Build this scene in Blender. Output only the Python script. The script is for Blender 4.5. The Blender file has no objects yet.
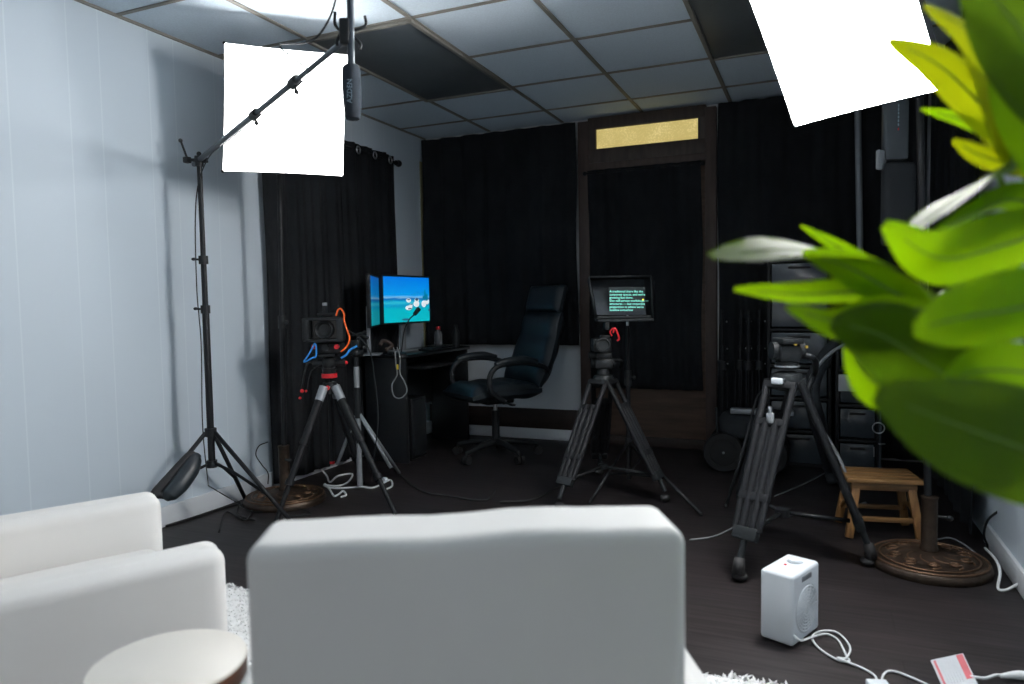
import bpy, bmesh, math, random
from mathutils import Vector as V, Matrix as MX
random.seed(7)
C = bpy.context.scene.collection
PI = math.pi
# ------------------------------------------------------------------ camera
F, YAW, PIT, ROL = 715.67, .4021, .0558, -.0183
CAM = V((2.968, 0, 1.0785))
_cy, _sy, _cp, _sp = math.cos(YAW), math.sin(YAW), math.cos(PIT), math.sin(PIT)
FW = V((-_sy*_cp, _cy*_cp, -_sp)); _r = V((_cy, _sy, 0)); _u = _r.cross(FW)
RT = _r*math.cos(ROL)+_u*math.sin(ROL); UP = _u*math.cos(ROL)-_r*math.sin(ROL)
cd = bpy.data.cameras.new('camera'); cam = bpy.data.objects.new('camera', cd); C.objects.link(cam)
m = MX((RT, UP, -FW)).transposed().to_4x4(); m.translation = CAM; cam.matrix_world = m
cd.sensor_width = 36; cd.lens = F*36/1024; cd.clip_start = .02
cd.dof.use_dof = True; cd.dof.focus_distance = 3.9; cd.dof.aperture_fstop = 2.8
bpy.context.scene.camera = cam
def at(x, y, d): return CAM+(FW+RT*((x-512)/F)+UP*((342-y)/F))*d      # the world point seen at a pixel, d metres in
def fl(x, y, z=0):
    d = at(x, y, 1)-CAM; return CAM+d*((z-CAM.z)/d.z)
# ------------------------------------------------------------------ materials
def nt(name):
    M = bpy.data.materials.new(name); M.use_nodes = True
    n = M.node_tree.nodes; return M, n, M.node_tree.links, n['Principled BSDF']
def mat(name, col, rough=.5, metal=0, var=.12, vs=8, bump=0, bs=200, stretch=(1, 1, 1), emit=0, trans=0, coat=0, spec=None, sheen=0):
    M, n, l, p = nt(name)
    tc = n.new('ShaderNodeTexCoord'); mp = n.new('ShaderNodeMapping'); mp.inputs['Scale'].default_value = stretch
    l.new(tc.outputs['Object'], mp.inputs['Vector'])
    nz = n.new('ShaderNodeTexNoise'); nz.inputs['Scale'].default_value = vs; nz.inputs['Detail'].default_value = 4
    l.new(mp.outputs['Vector'], nz.inputs['Vector'])
    rp = n.new('ShaderNodeValToRGB'); e = rp.color_ramp.elements
    e[0].position = .3; e[1].position = .7
    e[0].color = tuple(c*(1-var) for c in col)+(1,); e[1].color = tuple(min(1, c*(1+var)) for c in col)+(1,)
    l.new(nz.outputs['Fac'], rp.inputs['Fac']); l.new(rp.outputs['Color'], p.inputs['Base Color'])
    p.inputs['Roughness'].default_value = rough; p.inputs['Metallic'].default_value = metal
    if spec is not None: p.inputs['Specular IOR Level'].default_value = spec
    if coat: p.inputs['Coat Weight'].default_value = coat
    if sheen: p.inputs['Sheen Weight'].default_value = sheen
    if trans: p.inputs['Transmission Weight'].default_value = trans
    if emit:
        l.new(rp.outputs['Color'], p.inputs['Emission Color']); p.inputs['Emission Strength'].default_value = emit
    if bump:
        b = n.new('ShaderNodeBump'); b.inputs['Strength'].default_value = bump; b.inputs['Distance'].default_value = .004
        n2 = n.new('ShaderNodeTexNoise'); n2.inputs['Scale'].default_value = bs; n2.inputs['Detail'].default_value = 3
        l.new(mp.outputs['Vector'], n2.inputs['Vector']); l.new(n2.outputs['Fac'], b.inputs['Height']); l.new(b.outputs['Normal'], p.inputs['Normal'])
    return M
K = {}
K['black'] = mat('black_plastic', (.011, .013, .015), .5, spec=.3)
K['blackm'] = mat('black_metal', (.009, .010, .012), .5, .0, spec=.25)
K['blackg'] = mat('black_gloss', (.010, .011, .013), .22)
K['leather'] = mat('black_leather', (.012, .018, .023), .45, bump=.15, bs=160)
K['rubber'] = mat('black_rubber', (.010, .010, .011), .7)
K['cloth'] = mat('black_curtain_cloth', (.026, .029, .033), .9, bump=.2, bs=400, vs=3, var=.2, spec=.2)
K['darkgrey'] = mat('dark_grey_metal', (.014, .017, .019), .5, spec=.3)
K['steel'] = mat('brushed_steel', (.55, .57, .6), .3, 1)
K['silver'] = mat('satin_silver', (.28, .30, .32), .45, .3)
K['white'] = mat('white_plastic', (.72, .76, .80), .4, var=.02)
K['whitep'] = mat('white_paint', (.70, .73, .76), .5, var=.03, vs=3)
K['recess'] = mat('pale_grey_recess', (.50, .53, .56), .6, var=.02)
K['cord'] = mat('white_cord', (.72, .74, .75), .5, var=.03)
K['greycord'] = mat('grey_cord', (.22, .23, .24), .5)
K['paper'] = mat('paper', (.50, .53, .56), .7, var=.03)
K['red'] = mat('red_paint', (.6, .012, .02), .4)
K['redtxt'] = mat('red_print', (.50, .12, .14), .7)
K['orange'] = mat('orange_cable', (.9, .12, .01), .45)
K['blue'] = mat('blue_cable', (.02, .22, .6), .45)
K['yellow'] = mat('yellow_tag', (.7, .5, .02), .5)
K['upholstery'] = mat('white_upholstery', (.80, .785, .76), .62, var=.02, vs=5, bump=.06, bs=350, sheen=.1)
K['tabletop'] = mat('cream_table_top', (.82, .78, .71), .35, var=.02)
K['copper'] = mat('walnut_rim', (.17, .07, .04), .4, var=.25, vs=20)
K['rug'] = mat('shaggy_rug', (.86, .86, .85), .9, var=.06, vs=40)
K['tile'] = mat('ceiling_tile', (.66, .77, .86), .9, var=.06, vs=120, bump=.35, bs=260)
K['tbar'] = mat('ceiling_grid_metal', (.22, .21, .185), .5, var=.08)
K['troffer'] = mat('unlit_light_lens', (.10, .115, .125), .35, var=.06, vs=30, bump=.3, bs=300)
K['brown'] = mat('dark_brown_wood', (.045, .030, .024), .55, var=.3, vs=6, stretch=(6, 6, 1))
K['brownp'] = mat('brown_door_wood', (.085, .052, .036), .6, var=.3, vs=4, stretch=(1, 5, 8))
K['jamb'] = mat('reddish_brown_jamb', (.055, .036, .030), .65, var=.2, vs=5, stretch=(6, 6, 1))
K['trimdark'] = mat('dark_brown_board', (.022, .011, .008), .6, var=.3, vs=5, stretch=(1, 6, 6))
K['cream'] = mat('cream_light_leak', (.36, .32, .17), .7)
K['bronze'] = mat('antique_bronze', (.05, .034, .024), .45, .6, var=.35, vs=25, bump=.3, bs=60)
K['bronzehi'] = mat('bronze_copper_edge', (.15, .085, .05), .42, .7, var=.3, vs=25)  # brighter copper tone for the rim and scroll relief
K['pine'] = mat('oiled_wood', (.24, .125, .045), .45, var=.42, vs=7, stretch=(1, 9, 9))
K['pinev'] = mat('oiled_wood_leg', (.26, .13, .045), .45, var=.4, vs=7, stretch=(9, 9, 1))
K['drawer'] = mat('smoky_drawer_plastic', (.055, .068, .080), .2, var=.3, vs=6, coat=.3)
K['terracotta'] = mat('pale_pot', (.6, .58, .55), .6)
K['soil'] = mat('soil', (.03, .02, .015), .95, bump=.6, bs=80)
K['stem'] = mat('green_stem', (.16, .28, .04), .5)
K['foam'] = mat('black_mic_foam', (.012, .020, .030), .95, bump=.7, bs=500, var=.2)
K['logo'] = mat('grey_logo_print', (.25, .34, .40), .5)
K['glassgrey'] = mat('prompter_glass', (.045, .05, .058), .08, coat=.4)
K['waterclear'] = mat('clear_bottle', (.10, .11, .12), .1, coat=.5)
K['gold'] = mat('brass_screw', (.6, .38, .08), .3, 1)
K['skinbag'] = mat('brown_cloth', (.05, .035, .028), .8)
K['lampgrey'] = mat('grey_lamp_body', (.06, .07, .08), .35)
K['boomtube'] = mat('boom_tube', (.05, .06, .075), .3, .6)
K['legcarbon'] = mat('dark_leg_tube', (.009, .010, .012), .55, spec=.22)

def emis(name, col, s):
    M, n, l, p = nt(name); p.inputs['Base Color'].default_value = (*col, 1)
    nz = n.new('ShaderNodeTexNoise'); nz.inputs['Scale'].default_value = 3
    rp = n.new('ShaderNodeValToRGB'); rp.color_ramp.elements[0].color = tuple(c*.97 for c in col)+(1,); rp.color_ramp.elements[1].color = (*col, 1)
    l.new(nz.outputs['Fac'], rp.inputs['Fac']); l.new(rp.outputs['Color'], p.inputs['Emission Color'])
    p.inputs['Emission Strength'].default_value = s; p.inputs['Roughness'].default_value = .6
    return M
K['diffuser'] = emis('softbox_diffuser', (.99, .98, .97), 52)
K['diffuser2'] = emis('softbox_diffuser_low', (.99, .98, .97), 5.8)
K['led'] = emis('script_text_glow', (.25, .85, .70), .75)
K['ledy'] = emis('yellow_marker_glow', (.85, .8, .05), .8)
K['screenblack'] = emis('dark_screen', (.006, .012, .014), .3)

def transom_mat():
    M, n, l, p = nt('pebbled_lit_glass'); tc = n.new('ShaderNodeTexCoord')
    v = n.new('ShaderNodeTexVoronoi'); v.inputs['Scale'].default_value = 90; nz = n.new('ShaderNodeTexNoise'); nz.inputs['Scale'].default_value = 6
    l.new(tc.outputs['Object'], v.inputs['Vector']); l.new(tc.outputs['Object'], nz.inputs['Vector'])
    mx = n.new('ShaderNodeMath'); mx.operation = 'ADD'; l.new(v.outputs['Distance'], mx.inputs[0]); l.new(nz.outputs['Fac'], mx.inputs[1])
    rp = n.new('ShaderNodeValToRGB'); e = rp.color_ramp.elements; e[0].position = .5; e[1].position = 1.2
    e[0].color = (.78, .64, .28, 1); e[1].color = (.52, .41, .14, 1)
    l.new(mx.outputs[0], rp.inputs['Fac']); l.new(rp.outputs['Color'], p.inputs['Emission Color']); p.inputs['Emission Strength'].default_value = .66
    p.inputs['Base Color'].default_value = (.3, .25, .1, 1); p.inputs['Roughness'].default_value = .3
    return M
K['transom'] = transom_mat()

def floor_mat():
    M, n, l, p = nt('dark_wood_planks'); tc = n.new('ShaderNodeTexCoord')
    br = n.new('ShaderNodeTexBrick'); br.inputs['Scale'].default_value = 1; br.inputs['Brick Width'].default_value = 1.22; br.inputs['Row Height'].default_value = .18
    br.inputs['Mortar Size'].default_value = .0018; br.inputs['Mortar Smooth'].default_value = .2; br.offset = .37
    br.inputs['Color1'].default_value = (.0165, .0135, .014, 1); br.inputs['Color2'].default_value = (.012, .0105, .0115, 1); br.inputs['Mortar'].default_value = (.004, .0035, .0035, 1)
    l.new(tc.outputs['Object'], br.inputs['Vector'])
    mp = n.new('ShaderNodeMapping'); mp.inputs['Scale'].default_value = (1.5, 26, 1); l.new(tc.outputs['Object'], mp.inputs['Vector'])
    nz = n.new('ShaderNodeTexNoise'); nz.inputs['Scale'].default_value = 2.2; nz.inputs['Detail'].default_value = 7; nz.inputs['Distortion'].default_value = .5
    l.new(mp.outputs['Vector'], nz.inputs['Vector'])
    rp = n.new('ShaderNodeValToRGB'); rp.color_ramp.elements[0].position = .3; rp.color_ramp.elements[1].position = .72
    rp.color_ramp.elements[0].color = (.22, .21, .21, 1); rp.color_ramp.elements[1].color = (1.95, 1.85, 1.85, 1); l.new(nz.outputs['Fac'], rp.inputs['Fac'])
    mx = n.new('ShaderNodeMix'); mx.data_type = 'RGBA'; mx.blend_type = 'MULTIPLY'; mx.inputs['Factor'].default_value = 1
    l.new(br.outputs['Color'], mx.inputs['A']); l.new(rp.outputs['Color'], mx.inputs['B']); l.new(mx.outputs['Result'], p.inputs['Base Color'])
    p.inputs['Roughness'].default_value = .5; p.inputs['Specular IOR Level'].default_value = .3
    b = n.new('ShaderNodeBump'); b.inputs['Strength'].default_value = .25; b.inputs['Distance'].default_value = .002
    l.new(nz.outputs['Fac'], b.inputs['Height']); l.new(b.outputs['Normal'], p.inputs['Normal'])
    return M
K['floor'] = floor_mat()

def panel_mat():
    M, n, l, p = nt('white_grooved_panelling'); tc = n.new('ShaderNodeTexCoord'); sp = n.new('ShaderNodeSeparateXYZ'); l.new(tc.outputs['Object'], sp.inputs[0])
    ad = n.new('ShaderNodeMath'); ad.operation = 'ADD'; l.new(sp.outputs['Y'], ad.inputs[0]); ad.inputs[1].default_value = 10
    # irregular grooves: two periods overlaid
    def groove(per, off):
        a = n.new('ShaderNodeMath'); a.operation = 'ADD'; l.new(ad.outputs[0], a.inputs[0]); a.inputs[1].default_value = off
        d = n.new('ShaderNodeMath'); d.operation = 'MODULO'; l.new(a.outputs[0], d.inputs[0]); d.inputs[1].default_value = per
        c = n.new('ShaderNodeMath'); c.operation = 'LESS_THAN'; l.new(d.outputs[0], c.inputs[0]); c.inputs[1].default_value = .006
        return c
    g1, g2 = groove(.41, .0), groove(.41, .15)
    mx = n.new('ShaderNodeMath'); mx.operation = 'MAXIMUM'; l.new(g1.outputs[0], mx.inputs[0]); l.new(g2.outputs[0], mx.inputs[1])
    nz = n.new('ShaderNodeTexNoise'); nz.inputs['Scale'].default_value = 1.5; l.new(tc.outputs['Object'], nz.inputs['Vector'])
    rp = n.new('ShaderNodeValToRGB'); rp.color_ramp.elements[0].color = (.57, .65, .72, 1); rp.color_ramp.elements[1].color = (.63, .71, .78, 1); l.new(nz.outputs['Fac'], rp.inputs['Fac'])
    m2 = n.new('ShaderNodeMix'); m2.data_type = 'RGBA'; l.new(mx.outputs[0], m2.inputs['Factor']); l.new(rp.outputs['Color'], m2.inputs['A']); m2.inputs['B'].default_value = (.66, .74, .80, 1)
    l.new(m2.outputs['Result'], p.inputs['Base Color']); p.inputs['Roughness'].default_value = .55
    b = n.new('ShaderNodeBump'); b.invert = True; b.inputs['Strength'].default_value = .3; b.inputs['Distance'].default_value = .003
    l.new(mx.outputs[0], b.inputs['Height']); l.new(b.outputs['Normal'], p.inputs['Normal'])
    return M
K['panel'] = panel_mat()

def leaf_mat(name, col, tcol, tf):
    M, n, l, p = nt(name); tc = n.new('ShaderNodeTexCoord'); nz = n.new('ShaderNodeTexNoise'); nz.inputs['Scale'].default_value = 9; nz.inputs['Detail'].default_value = 3
    l.new(tc.outputs['Object'], nz.inputs['Vector']); rp = n.new('ShaderNodeValToRGB'); e = rp.color_ramp.elements; e[0].position = .3; e[1].position = .7
    e[0].color = tuple(c*.75 for c in col)+(1,); e[1].color = tuple(c*1.2 for c in col)+(1,)
    l.new(nz.outputs['Fac'], rp.inputs['Fac']); l.new(rp.outputs['Color'], p.inputs['Base Color']); p.inputs['Roughness'].default_value = .40
    t = n.new('ShaderNodeBsdfTranslucent'); t.inputs['Color'].default_value = (*tcol, 1)
    mx = n.new('ShaderNodeMixShader'); mx.inputs[0].default_value = tf; out = n['Material Output']
    l.new(p.outputs[0], mx.inputs[1]); l.new(t.outputs[0], mx.inputs[2]); l.new(mx.outputs[0], out.inputs['Surface'])
    return M
K['leaf'] = leaf_mat('lime_leaf', (.20, .37, .005), (.52, .82, .005), .58)
K['leafshade'] = leaf_mat('shaded_green_leaf', (.075, .15, .008), (.20, .36, .008), .42)  # green darkened to imitate leaves in shade and their undersides
K['leafw'] = leaf_mat('waxy_leaf', (.10, .17, .02), (.25, .42, .01), .35)
K['leafw'].node_tree.nodes['Principled BSDF'].inputs['Roughness'].default_value = .56
K['leafy'] = leaf_mat('yellow_green_leaf', (.30, .36, .006), (.62, .68, .006), .52)

def screen_mat(name, dark):
    # the seaside wallpaper shown on a monitor: sky, a band of far hills, turquoise shallows
    M, n, l, p = nt(name); tc = n.new('ShaderNodeTexCoord'); sp = n.new('ShaderNodeSeparateXYZ'); l.new(tc.outputs['Generated'], sp.inputs[0])
    nz = n.new('ShaderNodeTexNoise'); nz.inputs['Scale'].default_value = 5; mp = n.new('ShaderNodeMapping'); mp.inputs['Scale'].default_value = (1, 1, 4)
    l.new(tc.outputs['Generated'], mp.inputs['Vector']); l.new(mp.outputs['Vector'], nz.inputs['Vector'])
    a = n.new('ShaderNodeMath'); a.operation = 'MULTIPLY_ADD'; l.new(nz.outputs['Fac'], a.inputs[0]); a.inputs[1].default_value = .06; l.new(sp.outputs['Z'], a.inputs[2])
    rp = n.new('ShaderNodeValToRGB'); r = rp.color_ramp
    pts = [(0, (.0, .50, .56)), (.30, (.0, .47, .58)), (.40, (.0, .33, .60)), (.46, (.03, .50, .66)), (.50, (.0, .33, .62)), (.53, (.0, .17, .50)), (.56, (.02, .2, .55)), (.575, (.2, .5, .75)), (.62, (.0, .33, .85)), (1, (.0, .19, .76))]
    while len(r.elements) < len(pts): r.elements.new(.5)
    for e, (q, c) in zip(r.elements, pts): e.position = q; e.color = tuple(x*dark for x in c)+(1,)
    l.new(a.outputs[0], rp.inputs['Fac']); l.new(rp.outputs['Color'], p.inputs['Emission Color']); p.inputs['Emission Strength'].default_value = .66
    p.inputs['Base Color'].default_value = (.01, .01, .01, 1); p.inputs['Roughness'].default_value = .3
    return M
K['screen'] = screen_mat('seaside_screen', 1); K['screen2'] = screen_mat('dim_seaside_screen', .45)
K['stonepic'] = emis('screen_boulder', (.62, .66, .68), .7); K['stonedark'] = emis('screen_boulder_shade', (.03, .07, .12), .6)
K['treepic'] = emis('screen_tree', (.0, .16, .28), .6)

# ------------------------------------------------------------------ mesh helpers
def cat(pts, k=8):
    P = [V(p) for p in pts]
    if len(P) < 3: return P
    out = []
    for i in range(len(P)-1):
        a = P[i-1] if i else P[0]*2-P[1]; b, c = P[i], P[i+1]; d = P[i+2] if i+2 < len(P) else P[-1]*2-P[-2]
        for j in range(k):
            t = j/k; out.append(.5*((2*b)+(c-a)*t+(2*a-5*b+4*c-d)*t*t+(3*b-a-3*c+d)*t**3))
    return out+[P[-1]]
class MB:
    def __init__(s): s.bm = bmesh.new()
    def _add(s, b2, M=None):
        me = bpy.data.meshes.new('tmp'); b2.to_mesh(me); b2.free()
        if M is not None: me.transform(M)
        s.bm.from_mesh(me); bpy.data.meshes.remove(me); return s
    def box(s, size, c=(0, 0, 0), R=None, bev=0, seg=2):
        b = bmesh.new(); bmesh.ops.create_cube(b, size=1); bmesh.ops.scale(b, vec=size, verts=b.verts)
        if bev: bmesh.ops.bevel(b, geom=b.edges[:], offset=min(bev, min(size)*.49), segments=seg, affect='EDGES', profile=.5)
        M = MX.Translation(c)
        if R is not None: M = M @ R.to_4x4()
        return s._add(b, M)
    def cyl(s, a, b_, r0, r1=None, n=16, bev=0):
        a, b_ = V(a), V(b_); r1 = r0 if r1 is None else r1; d = b_-a
        b = bmesh.new(); bmesh.ops.create_cone(b, cap_ends=True, segments=n, radius1=r0, radius2=r1, depth=d.length)
        if bev: bmesh.ops.bevel(b, geom=[e for e in b.edges if len(e.link_faces) == 2 and any(len(f.verts) > 4 for f in e.link_faces)], offset=bev, segments=2, affect='EDGES')
        M = MX.Translation((a+b_)/2) @ d.to_track_quat('Z', 'Y').to_matrix().to_4x4()
        return s._add(b, M)
    def sph(s, c, r, sc=(1, 1, 1), n=16, R=None):
        b = bmesh.new(); bmesh.ops.create_uvsphere(b, u_segments=n, v_segments=max(8, n//2), radius=r); bmesh.ops.scale(b, vec=sc, verts=b.verts)
        M = MX.Translation(c)
        if R is not None: M = M @ R.to_4x4()
        return s._add(b, M)
    def tube(s, pts, r, n=8, k=8, smooth=True):
        P = cat(pts, k) if smooth else [V(p) for p in pts]
        N = len(P); rs = r if isinstance(r, (list, tuple)) else [r]
        rad = lambda i: rs[0] if len(rs) == 1 else rs[min(int(i/(N-1)*(len(rs)-1)), len(rs)-2)]*(1-((i/(N-1)*(len(rs)-1)) % 1 if i < N-1 else 1))+rs[min(int(i/(N-1)*(len(rs)-1)), len(rs)-2)+1]*((i/(N-1)*(len(rs)-1)) % 1 if i < N-1 else 1)
        b = s.bm; rings = []; up = None
        for i, p in enumerate(P):
            t = (P[min(i+1, N-1)]-P[max(i-1, 0)]).normalized()
            if t.length == 0: t = V((0, 0, 1))
            if up is None: up = t.orthogonal().normalized()
            up = (up-t*up.dot(t))
            up = up.normalized() if up.length > 1e-6 else t.orthogonal().normalized()
            w = t.cross(up); rr = rad(i)
            rings.append([b.verts.new(p+(up*math.cos(2*PI*j/n)+w*math.sin(2*PI*j/n))*rr) for j in range(n)])
        for A, B in zip(rings, rings[1:]):
            for j in range(n): b.faces.new((A[j], A[(j+1) % n], B[(j+1) % n], B[j]))
        b.faces.new(rings[0][::-1]); b.faces.new(rings[-1]); return s
    def lathe(s, prof, M=None, n=32):
        b = bmesh.new(); rings = []
        for r, z in prof:
            rings.append([b.verts.new((r*math.cos(2*PI*j/n), r*math.sin(2*PI*j/n), z)) for j in range(n)] if r > 1e-6 else [b.verts.new((0, 0, z))])
        for A, B in zip(rings, rings[1:]):
            for j in range(n):
                q = (j+1) % n
                if len(A) == 1 and len(B) == 1: continue
                if len(A) == 1: b.faces.new((A[0], B[q], B[j])) if False else b.faces.new((A[0], B[j], B[q]))
                elif len(B) == 1: b.faces.new((A[j], A[q], B[0]))
                else: b.faces.new((A[j], A[q], B[q], B[j]))
        if len(rings[0]) > 1: b.faces.new(rings[0][::-1])
        if len(rings[-1]) > 1: b.faces.new(rings[-1])
        bmesh.ops.recalc_face_normals(b, faces=b.faces)
        return s._add(b, M)
    def ring(s, c, R, r, ax=(0, 0, 1), n=24, k=8, arc=1.0):
        ax = V(ax).normalized(); u = ax.orthogonal().normalized(); w = ax.cross(u); c = V(c)
        N = int(n*arc)
        pts = [c+(u*math.cos(2*PI*i/n)+w*math.sin(2*PI*i/n))*R for i in range(N+1)]
        return s.tube(pts, r, k, smooth=False)
    def prism(s, poly, h, M=None, bev=0):
        b = bmesh.new(); vs = [b.verts.new((x, y, 0)) for x, y in poly]; f = b.faces.new(vs)
        e = bmesh.ops.extrude_face_region(b, geom=[f]); bmesh.ops.translate(b, vec=(0, 0, h), verts=[v for v in e['geom'] if isinstance(v, bmesh.types.BMVert)])
        bmesh.ops.recalc_face_normals(b, faces=b.faces)
        if bev: bmesh.ops.bevel(b, geom=b.edges[:], offset=bev, segments=2, affect='EDGES')
        return s._add(b, M)
    def sheet(s, fn, nu, nv, th=.004):
        b = bmesh.new(); G = [[b.verts.new(fn(i/nu, j/nv)) for j in range(nv+1)] for i in range(nu+1)]
        fs = [b.faces.new((G[i][j], G[i+1][j], G[i+1][j+1], G[i][j+1])) for i in range(nu) for j in range(nv)]
        if th: bmesh.ops.solidify(b, geom=fs, thickness=th)
        bmesh.ops.recalc_face_normals(b, faces=b.faces)
        return s._add(b)
    def build(s, name, mt, parent=None, label=None, ang=40, base=None):
        me = bpy.data.meshes.new(name); bm = s.bm
        for f in bm.faces: f.smooth = True
        ca = math.radians(ang)
        for e in bm.edges:
            if len(e.link_faces) == 2 and e.calc_face_angle(0) > ca: e.smooth = False
        o = bpy.data.objects.new(name, me); C.objects.link(o)
        if parent is not None:
            o.parent = parent; Mi = wm(parent).inverted(); bm.transform(Mi)
        else:
            if base is None:
                xs = [v.co for v in bm.verts]
                base = V(((min(p.x for p in xs)+max(p.x for p in xs))/2, (min(p.y for p in xs)+max(p.y for p in xs))/2, min(p.z for p in xs)))
            bm.transform(MX.Translation(-V(base))); o.location = base
        bm.to_mesh(me); bm.free()
        me.materials.append(K[mt] if isinstance(mt, str) else mt)
        if label: o['label'] = label
        return o
def wm(o): return (wm(o.parent) if o.parent else MX.Identity(4)) @ MX.LocRotScale(o.location, o.rotation_euler, o.scale)
def tag(o, label, ct, group=None, kind=None):
    o['label'] = label; o['category'] = ct
    if group: o['group'] = group
    if kind: o['kind'] = kind
    return o
def thing(name, label, ct, loc, rz=0, group=None):
    o = bpy.data.objects.new(name, None); C.objects.link(o); o.location = loc; o.rotation_euler = (0, 0, rz); o.empty_display_size = .1
    return tag(o, label, ct, group)
def struct(o): o['kind'] = 'structure'; return o
def rotz(a): return MX.Rotation(a, 3, 'Z')
def basis(x, y, z): return MX((x, y, z)).transposed()
def text(name, body, size, M, mt, parent, ext=.0004, align='LEFT'):
    cu = bpy.data.curves.new(name, 'FONT'); cu.body = body; cu.size = size; cu.extrude = ext; cu.align_x = align; cu.resolution_u = 2
    tmp = bpy.data.objects.new('tmp', cu); C.objects.link(tmp)
    dg = bpy.context.evaluated_depsgraph_get(); dg.update(); me = bpy.data.meshes.new_from_object(tmp.evaluated_get(dg))
    bpy.data.objects.remove(tmp); bpy.data.curves.remove(cu)
    me.transform(wm(parent).inverted() @ M); me.materials.clear(); me.materials.append(K[mt]); me.name = name
    o = bpy.data.objects.new(name, me); C.objects.link(o); o.parent = parent; return o

# ------------------------------------------------------------------ room shell
H, RW, YB, Y0 = 2.4245, 3.66, 5.217, -1.6
struct(MB().box((RW+.2, YB-Y0+.1, .1), (RW/2, (YB+Y0+.1)/2, -.05)).build('floor', 'floor', base=(0, 0, 0)))
struct(MB().box((.1, YB-Y0+.1, H), (-.05, (YB+Y0+.1)/2, H/2)).build('wall_left', 'panel', base=(0, 0, 0)))
struct(MB().box((.1, YB-Y0+.1, H), (RW+.05, (YB+Y0+.1)/2, H/2)).build('wall_right', 'panel', base=(RW, 0, 0)))
struct(MB().box((RW, .1, H), (RW/2, YB+.05, H/2)).build('wall_back', 'whitep', base=(RW/2, YB, 0)))
ceil = struct(MB().box((RW+.2, YB-Y0+.1, .08), (RW/2, (YB+Y0+.1)/2, H+.046)).build('ceiling', 'tile', base=(0, 0, H)))
g = MB(); X0 = .5876
for k in range(-1, 6):
    x = X0+.61*k
    if 0.02 < x < RW: g.box((.024, YB-Y0, .008), (x, (YB+Y0)/2, H+.002), bev=.002, seg=1)
for k in range(0, 12):
    y = 4.839-.61*k
    if y > Y0: g.box((RW, .024, .006), (RW/2, y, H+.003), bev=.002, seg=1)
g.box((.012, YB-Y0, .012), (.006, (YB+Y0)/2, H)); g.box((.012, YB-Y0, .012), (RW-.006, (YB+Y0)/2, H))
g.build('grid', 'tbar', ceil)
for i, (u, lab) in enumerate(((0, 'unlit grey ceiling light panel above the microphone, nearer the left wall'), (3, 'unlit ceiling light panel partly behind the right softbox'))):
    x = X0+.61*u; t = thing('ceiling_light', lab, 'ceiling light', (x+.305, 3.619, H-.01), 0, 'unlit ceiling light panels')
    MB().box((.575, 1.185, .02), (x+.305, 3.619, H-.006+.008), bev=.004).build('lens', 'troffer', t)
    f = MB()
    for dx in (-.3, .3): f.box((.022, 1.22, .016), (x+.305+dx, 3.619, H-.008), bev=.003)
    for dy in (-.6, .6): f.box((.61, .022, .016), (x+.305, 3.619+dy, H-.008), bev=.003)
    f.build('frame', 'tbar', t)
struct(MB().box((.016, YB-Y0, .10), (.008, (YB+Y0)/2, .05), bev=.005).build('baseboard_left', 'whitep'))
struct(MB().box((.016, 3.62-Y0, .09), (RW-.008, (3.62+Y0)/2, .045), bev=.005).build('baseboard_right', 'whitep'))
struct(MB().box((1.31, .014, .085), (.655, YB-.007, .0425), bev=.003).build('baseboard_back', 'whitep'))
struct(MB().box((1.31, .02, .155), (.655, YB-.010, .085+.0775), bev=.003).build('trim_1', 'trimdark'))
struct(MB().box((.006, .05, 1.5), (.004, 5.15, 1.48)).build('light_leak_strip', 'cream'))  # cream-painted strip imitating yellow window light leaking past the curtain edge
# door in the back wall, with the lit pane above it
dr = struct(MB().box((.90, .03, 2.0), (1.835, YB-.014, 1.07), bev=.004).build('door_1', 'brownp'))
j = MB(); j.box((.085, .06, 2.40), (1.375, YB-.03, 1.20), bev=.004); j.box((.075, .06, 2.40), (2.292, YB-.03, 1.20), bev=.004)
j.build('jamb', 'jamb', dr)
MB().box((.86, .05, .07), (1.835, YB-.024, .035), bev=.004).build('underdoor_shade', 'trimdark', dr)  # dark board standing in for the shadow below the door
MB().box((.85, .05, .055), (1.835, YB-.026, 2.065), bev=.004).build('header', 'jamb', dr)
t_ = MB(); t_.box((.85, .05, .10), (1.835, YB-.028, 2.142), bev=.004); t_.box((.85, .05, .085), (1.835, YB-.028, 2.378), bev=.004)
t_.box((.06, .05, .15), (1.44, YB-.028, 2.262)); t_.box((.06, .05, .15), (2.236, YB-.028, 2.262))
t_.build('transom_frame', 'brown', dr)
MB().box((.75, .012, .15), (1.835, YB-.02, 2.263)).build('pane', 'transom', dr, label='glowing yellow pebbled glass pane')

# ------------------------------------------------------------------ curtains
def curtain(name, p0, p1, z0, z1, folds, amp, label, n, gather=.0, ztop=None, seed=1):
    rd = random.Random(seed); p0, p1 = V(p0), V(p1); d = p1-p0; L = d.length; d.normalize(); nn = V((-d.y, d.x, 0))
    ph = [rd.uniform(0, 6.28) for _ in range(6)]; fr = [folds*rd.uniform(.8, 1.25) for _ in range(3)]
    def f(u, v):
        z = z1+(z0-z1)*v
        w = amp*(.6*math.sin(2*PI*fr[0]*u+ph[0]+.3*v)+.3*math.sin(2*PI*fr[1]*1.7*u+ph[1]-.5*v)+.2*math.sin(2*PI*fr[2]*.6*u+ph[2]+.8*v))*(.75+.25*v)
        x = u*L+gather*(u-.5)*L*math.sin(v*PI)*.1+.006*math.sin(9*v+ph[3])*(1 if 0 < u < 1 else 1)
        if ztop: z += ztop*(1-v)*abs(math.sin(PI*folds*u))
        return p0+d*x+nn*w+V((0, 0, z))
    return MB().sheet(f, n, 30, .003)
c = thing('curtain', 'black grommet curtain hanging on the left wall behind the camera tripod', 'curtain', (.09, 3.9, 0))
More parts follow.
